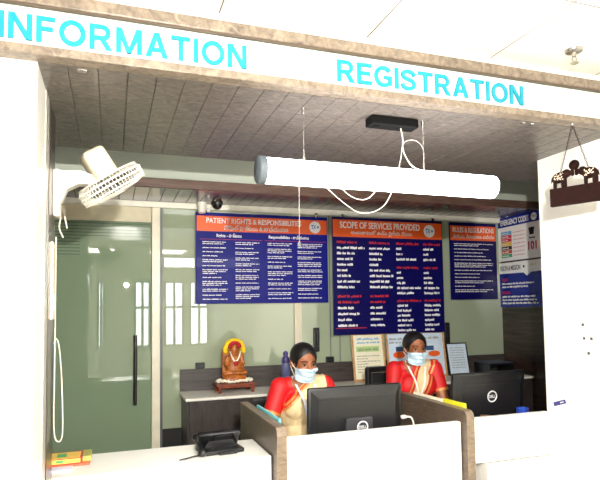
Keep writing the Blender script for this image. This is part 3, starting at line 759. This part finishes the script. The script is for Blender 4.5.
# ================================================================== CABINET
t = thing('storage_cabinet', 'long charcoal storage cabinet along the glass wall', 'cabinet', (2.0,4.1,0))
obj('body', box(new(), (.51,3.925,.06), (XD-.003,YB-.04,.912), .002), cab_m, t)
obj('plinth', box(new(), (.53,3.96,.0), (XD-.02,YB-.05,.06)), skirt_m, t)
xs = [.52+.6*i for i in range(5)]+[XD-.01]
for i, (a, b) in enumerate(zip(xs, xs[1:])):
    d = obj('door', box(new(), (a+.003,3.907,.07), (b-.003,3.926,.908), .002), cab_m, t)
    kx = b-.06 if i % 2 == 0 else a+.06
    bm = new(); cone(bm, (kx,3.908,.865), (kx,3.895,.865), .005, .006, 12); ell(bm, (kx,3.888,.865), (.013,.009,.013)); obj('knob', bm, dsteel, d, smooth=True)
tag(obj('worktop', box(new(), (.495,3.893,.912), (XD-.003,YB-.045,.933), .003), mat('white_stone_top', (226,222,212), .35, var=.03), origin=(2,4.1,.912)), 'pale stone worktop on the charcoal cabinet', 'worktop')
sbox('trim_14', (.5,YB-.045,.934), (XD-.003,YB-.029,1.098), splash_m, bev=.002)

# idol, stool, flowers
ZI = .934; ix, iy = .885, 4.1
t = thing('wooden_stool', 'small carved red wooden stool under the garlanded idol', 'stool', (ix,iy,ZI))
bm = new(); box(bm, (ix-.15,iy-.09,ZI+.05), (ix+.15,iy+.09,ZI+.068), .005); box(bm, (ix-.135,iy-.08,ZI+.036), (ix+.135,iy+.08,ZI+.05), .003); obj('top', bm, rosewood, t)
for sx in (-1,1):
    for sy in (-1,1):
        bm = new(); lathe(bm, (ix+sx*.125,iy+sy*.068,ZI+.0002), [(.012,0),(.014,.006),(.009,.012),(.017,.026),(.011,.038),(.014,.05)], 14); obj('leg', bm, rosewood, t, smooth=True)
bm = new()
for i in range(60):
    a = i/60*2*PI; R1 = .118+.02*random.random()
    ell(bm, (ix+R1*math.cos(a), iy-.005+.065*math.sin(a), ZI+.078+random.random()*.012), (.013,.013,.01), u=8, v=6)
fl = obj('flower_garland', bm, white_fl, origin=(ix,iy,ZI+.068), smooth=True); tag(fl, 'ring of white flowers lying on the small red stool', 'flowers')
t = thing('deity_idol', 'seated bronze orange idol wearing a yellow marigold garland', 'statue', (ix,iy,ZI+.068))
Zb = ZI+.068
bm = new(); lathe(bm, (ix,iy,Zb), [(.095,0),(.1,.012),(.088,.03),(.092,.045),(.075,.06)], 28, M=Matrix.Translation((ix,iy,0))@Matrix.Diagonal((1,.55,1,1))@Matrix.Translation((-ix,-iy,0))); obj('pedestal', bm, bronze, t, smooth=True)
bm = new(); Z = Zb+.055
ell(bm, (ix,iy,Z+.05), (.062,.04,.06)); ell(bm, (ix,iy-.004,Z+.105), (.052,.034,.055))
for s in (-1,1):
    cap(bm, (ix+s*.03,iy-.02,Z+.02), (ix+s*.075,iy-.035,Z+.02), .022, .02); cap(bm, (ix+s*.075,iy-.035,Z+.02), (ix+s*.01,iy-.05,Z+.018), .018, .013)
    cap(bm, (ix+s*.052,iy-.002,Z+.135), (ix+s*.068,iy-.012,Z+.085), .017, .014); cap(bm, (ix+s*.068,iy-.012,Z+.085), (ix+s*.05,iy-.045,Z+.06), .013, .011)
ell(bm, (ix,iy-.004,Z+.185), (.03,.028,.036)); cone(bm, (ix,iy,Z+.205), (ix,iy,Z+.255), .03, .01, 16); ell(bm, (ix,iy,Z+.25), (.012,.012,.014))
obj_me('figure', bake(bm, .004, 2), bronze, t, smooth=True)
bm = new(); prism(bm, [(ix-.085,Z-.01),(ix+.085,Z-.01),(ix+.085,Z+.17),(ix+.06,Z+.225),(ix,Z+.245),(ix-.06,Z+.225),(ix-.085,Z+.17)], iy+.035, iy+.05); obj('back_arch', bm, bronze, t)
bm = new()
for i in range(26):
    a = -.25+(PI+.5)*i/25
    ell(bm, (ix+.07*math.cos(a)+random.uniform(-.004,.004), iy-.005, Z+.195+.062*math.sin(a)), (.019,.018,.019), u=9, v=7)
obj('marigold_garland', bm, yellow_fl, t, smooth=True, label='yellow marigold garland')
bm = new()
for i in range(14):
    a = PI*i/13; ell(bm, (ix+.036*math.cos(a), iy-.02, Z+.215+.026*math.sin(a)), (.016,.016,.015), u=9, v=7)
obj('red_flowers', bm, red_fl, t, smooth=True, label='red flowers')
bm = new(); ell(bm, (ix+.002,iy-.058,Z+.09), (.018,.012,.02)); obj('red_pendant', bm, red_fl, t, smooth=True)
bm = new()
for i in range(22):
    s = i/21*2-1; ell(bm, (ix+s*.038, iy-.044-.006*(1-abs(s)), Z+.175-.07*(1-s*s)), (.0065,.0065,.0065), u=8, v=6)
obj('bead_necklace', bm, white_fl, t, smooth=True, label='white bead necklace')

# water bottle
t = thing('water_bottle', 'purple capped water bottle on the cabinet behind the left woman', 'bottle', (1.293,4.1,.933))
bm = new(); lathe(bm, (1.293,4.1,.9335), [(.03,0),(.036,.006),(.036,.09),(.033,.1),(.036,.11),(.036,.17),(.026,.2)]); obj('body', bm, clear_m, t, smooth=True)
bm = new(); lathe(bm, (1.293,4.1,1.13), [(.03,0),(.03,.035),(.024,.045),(.016,.05),(.014,.08),(.008,.084)]); obj('cap', bm, purple_m, t, smooth=True)
bm = new(); torus(bm, (1.293,4.1,1.2), (0,1,0), .018, .004, 20, 6); obj('loop', bm, purple_m, t)

# framed certificates leaning on the wall
def frame(label, x0, x1, z1, m, bw=.018, yb=4.19, yt=4.245):
    z0 = .9345; ang = math.atan2(yt-yb, z1-z0); hh = (z1-z0)/math.cos(ang); w = x1-x0
    t = thing('framed_certificate', label, 'certificate', (x0,yb,z0), 0, 'framed certificates on the cabinet'); t.rotation_euler = (-ang, 0, 0)
    bm = new()
    box(bm, (0,0,0), (w,.018,bw), .003); box(bm, (0,0,hh-bw), (w,.018,hh), .003)
    box(bm, (0,0,bw), (bw,.018,hh-bw), .003); box(bm, (w-bw,0,bw), (w,.018,hh-bw), .003)
    lp('frame', bm, m, t); return t, w, hh
t, w, h = frame('wood framed cream green certificate, leftmost on the cabinet', 1.92, 2.225, 1.335, tanwood)
lp('sheet', box(new(), (.016,.006,.016), (w-.016,.014,h-.016)), cream_paper, t)
bm = new(); box(bm, (.04,.005,h-.16), (w-.05,.006,h-.115)); lp('tinted_strip', bm, mat('green_strip', (176,212,130), .6), t)
bm = new(); rows(bm, .05, w-.04, h-.06, .018, .0055, seed=1); rows(bm, .05, w-.04, h-.09, .014, .0055, seed=2); lp('heading', bm, sky_pr, t)
bm = new()
for i in range(7): rows(bm, .04, w-.16 if i%2 else w-.05, h-.2-i*.022, .009, .0055, seed=20+i)
rows(bm, .06, w-.06, h-.15, .02, .0045, seed=4); lp('printed_text', bm, grey_ink, t)
t, w, h = frame('wide pale wood framed poster with a blue bar behind right woman', 2.245, 2.83, 1.335, tanwood)
lp('sheet', box(new(), (.016,.006,.016), (w-.016,.014,h-.016)), pale_blue, t)
bm = new(); box(bm, (.09,.005,h-.17), (.47,.006,h-.13)); lp('title_bar', bm, mat('steel_blue_print', (52,84,130), .5), t)
bm = new(); rows(bm, .03, w-.05, h-.07, .02, .0055, seed=11); rows(bm, .03, w-.2, h-.1, .014, .0055, seed=12)
for i in range(6): rows(bm, .06, w-.08, h-.26-i*.022, .008, .0055, seed=30+i)
lp('printed_text', bm, grey_ink, t)
bm = new(); ell(bm, (.47,.006,h-.2), (.06,.001,.026), u=16, v=8); lp('orange_emblem', bm, orange_pr, t); bm = new(); ell(bm, (.12,.006,h-.2), (.06,.001,.03), u=16, v=8); lp('orange_emblem', bm, orange_pr, t)
t, w, h = frame('small black framed white certificate, rightmost on the cabinet', 2.85, 3.07, 1.222, black_pl, .012)
lp('sheet', box(new(), (.01,.006,.01), (w-.01,.014,h-.01)), pale_blue, t)
bm = new()
for i in range(9): rows(bm, .035, w-.035, h-.05-i*.022, .008, .0055, seed=50+i)
lp('printed_text', bm, grey_ink, t)
t = thing('document_tray', 'black document tray on the cabinet in the right corner', 'tray', (3.25,4.1,.933))
bm = new(); box(bm, (3.13,4.0,.934), (3.39,4.22,.95), .004); box(bm, (3.13,4.0,1.03), (3.39,4.22,1.045), .004)
for x in (3.13,3.378): box(bm, (x,4.0,.945), (x+.012,4.22,1.035))
obj('shelves', bm, black_pl, t); obj('papers', box(new(), (3.15,4.005,1.0455), (3.37,4.2,1.052)), mat('blue_grey_paper', (70,74,96), .5), t)

# ================================================================== RIGHT WALL BITS
t = thing('socket_plate', 'white socket plate with dark pin holes on right wall', 'socket', (XR,2.17,1.3))
obj('plate', box(new(), (XR-.008,2.09,1.27), (XR-.0002,2.25,1.46), .003), white_pl, t)
bm = new()
for y, z in ((2.17,1.30),(2.195,1.375),(2.15,1.375),(2.2,1.445)): box(bm, (XR-.012,y-.007,z-.006), (XR-.007,y+.007,z+.008), .002)
obj('pin_holes', bm, mat('dark_grey_plastic', (70,70,68), .5), t)
t = thing('wall_sticker', 'tiny blue printed sticker low on the right wall', 'sticker', (XR,2.385,1.0))
bm = new(); A = Matrix.Translation((XR-.0006,2.385,1.017)) @ Matrix.Rotation(-.33, 4, 'X'); box(bm, (-.001,-.045,-.011), (.0004,.045,.011), M=A); obj('label_face', bm, mat('navy_sticker', (64,64,130), .5), t)
bm = new(); box(bm, (-.0012,-.03,-.002), (-.0009,-.004,.003), M=A); obj('print', bm, white_pr, t)

# ================================================================== ELEPHANT HANGING
p1, p2 = V((1.957,2.013,0)), V((2.043,1.823,0)); dr = (p2-p1).normalized(); cc = V((1.999,1.918,2.06))
t = thing('hanging_plaque', 'dark carved plaque with two elephants hung by chains', 'plaque', (cc.x,cc.y,2.02), math.atan2(dr.y, dr.x))
Lh = .11
obj('board', box(new(), (-Lh,-.012,-.012), (Lh,.012,.072), .003), eleph_m, t, local=True)
for s in (-1,1):
    bm = new(); X = lambda q: s*q
    ell(bm, (X(.066),0,.12), (.034,.016,.026)); ell(bm, (X(.035),0,.135), (.02,.014,.02))
    for q, yy in ((.085,-.007),(.09,.007),(.05,-.007),(.045,.007)): cap(bm, (X(q),yy,.108), (X(q),yy,.077), .0085, .0085, n=10)
    for a, b, r0, r1 in (((.022,.137),(.008,.125),.009,.0075),((.008,.125),(.006,.14),.0075,.006),((.006,.14),(.012,.162),.006,.005)):
        cap(bm, (X(a[0]),0,a[1]), (X(b[0]),0,b[1]), r0, r1, n=10)
    ell(bm, (X(.043),-.013,.134), (.012,.004,.015)); ell(bm, (X(.043),.013,.134), (.012,.004,.015))
    cap(bm, (X(.1),0,.125), (X(.105),0,.1), .003, .0025, n=8)
    e = obj_me('elephant', bake(bm, .003, 1), eleph_m, t, smooth=True, local=True)
    bm = new()
    for i in range(26):
        ell(bm, (X(.045+.04*random.random()), -.0155, .108+.028*random.random()), (.0028,.0018,.0028), u=6, v=5)
        ell(bm, (X(.045+.04*random.random()), .0155, .108+.028*random.random()), (.0028,.0018,.0028), u=6, v=5)
    obj('painted_dots', bm, dotm, e, local=True)
bm = new(); ell(bm, (0,0,.168), (.017,.012,.017)); torus(bm, (0,0,.168), (0,1,0), .02, .004, 24, 6); obj('ball', bm, eleph_m, t, smooth=True, local=True)
for s in (-1,1):
    bm = new(); a = V((s*.062,0,.14)); b = V((0,0,.355)); n = 22
    for i in range(n):
        p = a.lerp(b, (i+.5)/n); d = (b-a).normalized(); torus(bm, p, d.cross(V((0,1,0))) if i % 2 else V((0,1,0)), .0042, .0012, 10, 5)
    obj('chain', bm, eleph_m, t, local=True)
obj('hook', cone(new(), (0,0,.35), (0,0,.362), .004, .006, 10), chrome, t, local=True)

# ================================================================== CHAIRS
def chair(label, x, y, rz, low=0., up=0.):
    t = thing('office_chair', label, 'chair', (x,y,0), rz, 'office chairs')
    L = dict(local=True)
    bm = new(); box(bm, (-.23,-.22,.375+up), (.23,.22,.44+up), .03, 3); obj('seat', bm, black_m, t, smooth=True, **L)
    # a backrest with open frame
    bm = new()
    box(bm, (-.21,.2,.66), (.21,.225,1.12-low), .012); obj('backrest_mesh', bm, black_m, t, **L)
    bm = new()
    for s in (-1,1): box(bm, (s*.23-.018,.19,.62), (s*.23+.018,.235,1.16-low), .01)
    box(bm, (-.245,.19,1.125-low), (.245,.235,1.165-low), .01); box(bm, (-.245,.19,.62), (.245,.235,.655), .01); box(bm, (-.04,.2,.44), (.04,.25,.64), .01)
    obj('back_frame', bm, black_pl, t, **L)
    bm = new(); cone(bm, (0,0,.09), (0,0,.38+up), .028, .028); obj('gas_post', bm, chrome, t, smooth=True, **L)
    for k in range(5):
        a = k*2*PI/5+.3; bm = new(); tube(bm, [(0,0,.1),(.15*math.cos(a),.15*math.sin(a),.09),(.28*math.cos(a),.28*math.sin(a),.065)], .018, 8, 3)
        lg = obj('base_arm', bm, black_pl, t, smooth=True, **L)
        bm = new(); cone(bm, (.28*math.cos(a)-.012*math.sin(a),.28*math.sin(a)+.012*math.cos(a),.028), (.28*math.cos(a)+.012*math.sin(a),.28*math.sin(a)-.012*math.cos(a),.028), .027, .027, 16); obj('castor', bm, black_gl, lg, **L)
    return t

# ================================================================== PEOPLE
def person(label, loc, rz, S, head_yaw, head_pitch, hands, drape, lan, lift=0.):
    """a seated woman facing her local -y; loc = point on the floor under the pelvis"""
    low = lift/S; W = Matrix.Translation(V(loc)+V((0,0,lift))) @ Matrix.Rotation(rz, 4, 'Z') @ Matrix.Scale(S, 4)
    zsh = 1.015
    sh = {s: V((s*.145,.0,zsh-.02)) for s in (-1,1)}
    el = {s: V(hands[s][0]) for s in (-1,1)}; wr = {s: V(hands[s][1]) for s in (-1,1)}
    def torso(bm, o=0.):
        ell(bm, (0,.01,.56), (.165+o,.125+o,.11+o), W); ell(bm, (0,.005,.70), (.128+o,.1+o,.13+o), W)
        ell(bm, (0,.005,.86), (.145+o,.1+o,.15+o), W); cap(bm, (0,.01,zsh), (.125,.008,zsh-.025), .052+o, .046+o, W); cap(bm, (0,.01,zsh), (-.125,.008,zsh-.025), .052+o, .046+o, W)
        ell(bm, (0,.01,1.0), (.12+o,.07+o,.06+o), W)
        for s in (-1,1): ell(bm, (s*.06,-.06,.885), (.066+o,.05+o,.07+o), W)
    def upper(bm, s, o=0., frac=1.):
        e = sh[s].lerp(el[s], frac); cap(bm, sh[s], e, .05+o, .05-(.011*frac)+o, W)
    Hd = V((0,-.03,1.145)); HM = W @ Matrix.Translation(Hd) @ Matrix.Rotation(head_yaw, 4, 'Z') @ Matrix.Rotation(head_pitch, 4, 'X')
    def skull(bm, o=0.):
        ell(bm, (0,.012,.03), (.073+o,.09+o,.079+o), HM, 24, 16); ell(bm, (0,-.02,-.03), (.06+o,.072+o,.08+o), HM, 24, 16)
        ell(bm, (0,-.052,-.085), (.036+o,.034+o,.028+o), HM)
    bm = new(); torso(bm)
    cap(bm, (0,.012,1.0), (0,-.004,1.1), .05, .046, W); skull(bm)
    cap(bm, (0,-.086,.012), (0,-.107,-.028), .008, .0125, HM); ell(bm, (0,-.096,-.033), (.0165,.012,.009), HM)
    for s in (-1,1):
        cap(bm, (s*.016,-.083,.02), (s*.044,-.07,.022), .009, .007, HM); ell(bm, (s*.036,-.068,-.03), (.024,.02,.022), HM)
        ell(bm, (s*.072,.008,-.004), (.01,.019,.03), HM, rot=(0,0,s*-.3))
    cap(bm, (-.018,-.09,-.062), (.018,-.09,-.062), .008, .008, HM)
    for s in (-1,1):
        upper(bm, s); cap(bm, el[s], wr[s], .038, .026, W)
        cap(bm, (s*.085,.0,.55), (s*.1,-.38,.54-low), .078, .056, W); cap(bm, (s*.1,-.38,.54-low), (s*.1,-.33,.085-low), .054, .038, W)
        cap(bm, (s*.1,-.31,.04-low), (s*.105,-.47,.028-low), .034, .024, W)
        # hand: palm, four fingers, thumb
        d = (wr[s]-el[s]); d.z = 0; d.normalize(); side = V((-d.y, d.x, 0)); 
        if side.x*s > 0: side = -side           # towards the body's middle = thumb side
        pm = wr[s] + d*.05 + V((0,0,-.006))
        Rm = Matrix((side, d, V((0,0,1)))).transposed().to_4x4(); Rm.translation = pm
        ell(bm, (0,0,0), (.038,.048,.014), W @ Rm); cap(bm, wr[s], pm, .025, .02, W)
        for k, (off, ln) in enumerate(((.029,.068),(.01,.076),(-.01,.071),(-.029,.056))):
            a = pm + d*.036 + side*off; b = a + d*ln*.5 + side*off*.12 + V((0,0,.008)); c = b + d*ln*.42 + V((0,0,-.016)); 
            cap(bm, a, b, .0088, .008, W, 10); cap(bm, b, c, .008, .0066, W, 10)
        a = pm - d*.02 + side*.03; b = a + side*.022 + d*.032; c = b + d*.028 + V((0,0,-.008))
        cap(bm, a, b, .0115, .0095, W, 10); cap(bm, b, c, .0095, .0078, W, 10)
    body = bake(bm, .0055*S, 3)
    P = obj_me('person', body, skin_m, origin=tuple(loc), smooth=True); tag(P, label, 'person')
    bv = BVHTree.FromPolygons([W.inverted() @ (P.matrix_basis @ v.co) if False else W.inverted() @ (v.co+V(loc)) for v in body.vertices], [p.vertices for p in body.polygons])
    Wi = W.inverted()
    def keep(me, fn):
        b = bmesh.new(); b.from_mesh(me); bad = [fc for fc in b.faces if not fn(Wi @ fc.calc_center_median())]
        bmesh.ops.delete(b, geom=bad, context='FACES')
        for _ in range(3):
            bd = [v for v in b.verts if v.is_boundary]
            for v in bd:
                nb = [e.other_vert(v) for e in v.link_edges if e.is_boundary]
                if len(nb) == 2: v.co = v.co*.5 + (nb[0].co+nb[1].co)*.25
        return b
    def thick(b, th):
        bmesh.ops.recalc_face_normals(b, faces=b.faces[:])
        bmesh.ops.solidify(b, geom=b.faces[:], thickness=th*S); return b
    # blouse
    bm = new(); torso(bm, .009)
    for s in (-1,1): upper(bm, s, .011, .72)
    me = bake(bm, .0055*S, 3)
    def neckline(p):
        if p.z > 1.0 - (.085-min(.085,abs(p.x)))*1.15 and abs(p.x) < .085 and p.y < .02: return False
        if p.z > 1.02 and abs(p.x) < .075: return False
        for s in (-1,1):
            u_ = (el[s]-sh[s]); q = (p-sh[s]).dot(u_)/u_.length_squared
            if p.x*s > .1 and q > .7: return False
        return p.z > .62
    b = keep(me, neckline); thick(b, .003)
    bl = obj('blouse', b, red_cl, P, smooth=True)
    # sleeve hems
    for s in (-1,1):
        u_ = (el[s]-sh[s]); c0 = sh[s]+u_*.63; c1 = sh[s]+u_*.7
        bm = new(); cone(bm, c0, c1, .055, .0535, 24, W, cap=False); obj('sleeve_border', bm, gold_cl, bl, smooth=True)
    # saree skirt over hips and legs
    bm = new(); ell(bm, (0,.01,.56), (.18,.14,.125), W)
    for s in (-1,1): cap(bm, (s*.085,0,.55), (s*.1,-.39,.535-low), .092, .075, W); cap(bm, (s*.1,-.39,.53-low), (s*.1,-.36,.11-low), .075, .085, W)
    box(bm, (-.1,-.42,.1-low), (.1,-.3,.55-low), .02, M=W); ell(bm, (0,.005,.68), (.146,.118,.1), W)
    obj_me('saree_skirt', bake(bm, .009*S, 4), cream_cl if drape == 'wide' else red_cl, P, smooth=True)
    # saree end drawn over the shoulder
    bm = new(); torso(bm, .017)
    for s in (-1,1): upper(bm, s, .017, .18)
    me = bake(bm, .005*S, 3)
    if drape == 'wide':
        top = lambda p: p.z - (1.06 - (.025-p.x)*.95)
        band = lambda p: (p.y < .03 and top(p) < 0 and p.x < .135 and p.z > .6) or (p.z > .95 and .03 < p.x < .135) or (p.y >= .03 and .03 < p.x < .12 and p.z > .6)
        bord = lambda p: p.y < .03 and top(p) > -.042
    else:
        mid = lambda p: .075 - (1.05-p.z)*.42
        band = lambda p: (p.y < .02 and abs(p.x-mid(p)) < .095 and p.z > .62 and p.z < 1.2) or (p.z > .97 and 0 < p.x < .15) or (p.y >= .02 and .0 < p.x < .14 and p.z > .6)
        bord = lambda p: abs(p.x-mid(p)) > .04
    b = keep(me, band)
    for fc in b.faces:
        p = Wi @ fc.calc_center_median()
        fc.material_index = 1 if bord(p) else 0
        if drape == 'wide' and bord(p) and -.024 < top(p) < -.014: fc.material_index = 2
        if drape != 'wide' and bord(p) and .056 < abs(p.x-mid(p)) < .068: fc.material_index = 2
    tmp = bpy.data.meshes.new('d'); b2 = b.copy(); b2.to_mesh(tmp); b2.free()
    dv = BVHTree.FromPolygons([Wi @ v.co for v in tmp.vertices], [p.vertices for p in tmp.polygons]); bpy.data.meshes.remove(tmp)
    thick(b, .003)
    obj('saree_drape', b, [cream_cl, gold_cl if drape == 'wide' else red_cl, red_cl if drape == 'wide' else gold_cl], P, smooth=True, label='cream saree end with a border')
    # hair: cap, parting, bun
    bm = new(); skull(bm, .01)
    ell(bm, (0,.06,-.005), (.066,.05,.058), HM); me = bake(bm, .005*S, 2)
    Hi = HM.inverted()
    def hair(pw):
        p = Hi @ (W @ pw); ks = [(-.2,.086),(-.082,.078),(-.055,.064),(-.035,.02),(-.02,-.004),(.008,-.012),(.022,-.03),(.05,-.055),(.3,-.065)]
        for (a, za), (c, zc) in zip(ks, ks[1:]):
            if a <= p.y <= c: z0 = za+(zc-za)*(p.y-a)/(c-a); break
        z0 -= .038*min(1, abs(p.x)/.06)**1.6 if p.y < -.03 else 0
        return p.z > z0
    b = keep(me, hair); thick(b, .007)
    hr = obj('hair', b, hair_m, P, smooth=True)
    bm = new(); ell(bm, (.0,.105,-.015), (.05,.042,.045), HM); ell(bm, (.03,.11,-.035), (.03,.03,.03), HM); obj('hair_bun', bm, hair_m, hr, smooth=True)
    # face details
    for s in (-1,1):
        bm = new(); ell(bm, (s*.03,-.0775,.0), (.0135,.0062,.0046), HM); ey = obj('eye', bm, eye_w, P, smooth=True)
        bm = new(); ell(bm, (s*.03,-.083,.0), (.0068,.0028,.0046), HM); obj('iris', bm, iris_m, ey, smooth=True)
        bm = new(); tube(bm, [(s*.013,-.091,.021),(s*.03,-.089,.027),(s*.05,-.075,.02)], .0028, 8, 4, M=HM); obj('eyebrow', bm, hair_m, P, smooth=True)
        bm = new(); tube(bm, [(s*.0165,-.084,.0022),(s*.03,-.0855,.0062),(s*.045,-.0785,.003)], .0018, 6, 4, M=HM); obj('eyelash', bm, hair_m, ey, smooth=True)
    # mask, wrapped round the lower face
    mb = BVHTree.FromPolygons([Hi @ (v.co+V(loc)) for v in body.vertices], [p.vertices for p in body.polygons])
    t2 = bmesh.new(); G = []
    NU, NV = 22, 14
    for j in range(NV+1):
        row = []; fz = j/NV
        for i in range(NU+1):
            a = (i/NU-.5)*2; th = a*math.radians(72)
            z = -.02-.092*fz + .018*abs(a)*(.5-fz)*-1.0*0
            z = (-.018+(-.112+.018)*fz)*(1-.25*abs(a)**2) - .012*abs(a)**2
            d = V((math.sin(th), -math.cos(th), 0)); o = V((0,-.01,z)) + d*.3
            h_, n_, _, dist = mb.ray_cast(o, -d, .6)
            rad = (h_-V((0,-.01,z))).length if h_ is not None else .08
            row.append(rad)
        G.append(row)
    G0 = G
    for _ in range(3):
        G = [[(G[j][i]*2+G[j][max(0,i-1)]+G[j][min(NU,i+1)]+G[max(0,j-1)][i]+G[min(NV,j+1)][i])/6 for i in range(NU+1)] for j in range(NV+1)]
    vs = []
    for j in range(NV+1):
        fz = j/NV; row = []
        for i in range(NU+1):
            a = (i/NU-.5)*2; th = a*math.radians(72)
            z = (-.018-.094*fz)*(1-.25*abs(a)**2) - .012*abs(a)**2
            rad = max(G[j][i], G0[j][i], .062)+.008 + .0015*math.sin(fz*PI*6)
            row.append(t2.verts.new(HM @ (V((0,-.01,z)) + V((math.sin(th), -math.cos(th), 0))*rad)))
        vs.append(row)
    for j in range(NV):
        for i in range(NU): t2.faces.new((vs[j][i], vs[j][i+1], vs[j+1][i+1], vs[j+1][i]))
    bmesh.ops.recalc_face_normals(t2, faces=t2.faces[:]); bmesh.ops.solidify(t2, geom=t2.faces[:], thickness=.002*S)
    fm = obj('face_mask', t2, mask_m, P, smooth=True, label='pale blue face mask')
    for s in (-1,1):
        bm = new()
        for j, zz in ((0,.02),(NV,-.025)): tube(bm, [HM @ V((s*.068,-.03,-.03 if j == 0 else -.08)), HM @ V((s*.078,-.008,-.01 if j == 0 else -.045)), HM @ V((s*.078,.022,zz))], .0015, 6, 4)
        obj('ear_loop', bm, white_fl, fm)
    # lanyard and badge
    pts = {}
    def surf(x, z):
        best = None
        for tr in (bv, dv):
            h_, *_ = tr.ray_cast(V((x,-.6,z)), V((0,1,0)), 1.)
            if h_ is not None and (best is None or h_.y < best): best = h_.y
        return (best if best is not None else -.09) - .016
    bm = new(); xm, zb = lan
    for s in (-1,1):
        pp = [V((s*.05,.05,1.045)), V((s*.064,.0,1.055))]
        for k in range(1, 9):
            q = k/8; x = s*.062*(1-q)+xm*q; z = 1.03-(1.03-zb)*q; pp.append(V((x, surf(x,z), z)))
        t3 = bmesh.new(); pr_ = []
        sp = smooth_path(pp, 4)
        for p in sp: pr_.append((t3.verts.new(W @ (p+V((-.0065,0,0)))), t3.verts.new(W @ (p+V((.0065,0,0)))), t3.verts.new(W @ (p+V((.0065,.003,0)))), t3.verts.new(W @ (p+V((-.0065,.003,0))))))
        for a, c in zip(pr_, pr_[1:]):
            for j in range(4): t3.faces.new((a[j], a[(j+1)%4], c[(j+1)%4], c[j]))
        merge(bm, t3)
    ln = obj('lanyard', bm, lan_m if drape == 'wide' else lan_w, P)
    bm = new(); y0 = surf(xm, zb-.045); box(bm, (xm-.027,y0-.004,zb-.09), (xm+.027,y0,zb-.003), .001, M=W); obj('badge', bm, card_m, ln)
    return P

person('woman in cream saree, red blouse and mask at the middle monitor', (1.115,3.2,0), math.radians(-1), .99,
       math.radians(5), math.radians(10),
       {-1: ((-.24,-.05,.77), (-.15,-.25,.674)), 1: ((.235,-.07,.77), (.14,-.27,.674))}, 'wide', (.01,.74), .092)
chair('black office chair under the woman at the middle monitor', 1.115, 3.3, math.radians(-1), .2, .09)
person('woman in red saree and mask seated at the right monitor', (2.03,3.42,0), math.radians(-12), .99,
       math.radians(3), math.radians(4),
       {-1: ((-.185,-.08,.77), (-.09,-.26,.644)), 1: ((.185,-.08,.77), (.1,-.26,.644))}, 'narrow', (-.005,.80), .128)
chair('black office chair showing its backrest beside the right woman', 2.07, 3.54, math.radians(6), .06, .12)

# ================================================================== LIGHT
sc = bpy.context.scene
w = bpy.data.worlds.new('daylight'); sc.world = w; w.use_nodes = True
bg = w.node_tree.nodes['Background']; sk = w.node_tree.nodes.new('ShaderNodeTexSky'); sk.sky_type = 'HOSEK_WILKIE'
sk.sun_direction = (0.3,-.4,.85); sk.turbidity = 4
hs = w.node_tree.nodes.new('ShaderNodeHueSaturation'); hs.inputs['Saturation'].default_value = .35
w.node_tree.links.new(sk.outputs['Color'], hs.inputs['Color']); w.node_tree.links.new(hs.outputs['Color'], bg.inputs['Color']); bg.inputs['Strength'].default_value = 25.
LUM.inputs['Emission Strength'].default_value = 7.5
# the photographer's flash, held above and right of the lens
fl = bpy.data.lights.new('camera_flash', 'AREA'); fl.shape = 'DISK'; fl.size = .05; fl.energy = 65; fl.color = (1,.96,.88)
fo = bpy.data.objects.new('camera_flash', fl); C.objects.link(fo); fo.location = (.22,-.05,1.94)
fo.rotation_euler = V((.33,.94,.0)).to_track_quat('-Z', 'Y').to_euler()
sc.view_settings.view_transform = 'Standard'; sc.view_settings.look = 'None'; sc.view_settings.gamma = 1
sc.view_settings.use_curve_mapping = False; sc.view_settings.exposure = .9
try:
    sc.cycles.use_denoising = True; sc.cycles.max_bounces = 8
except Exception: pass
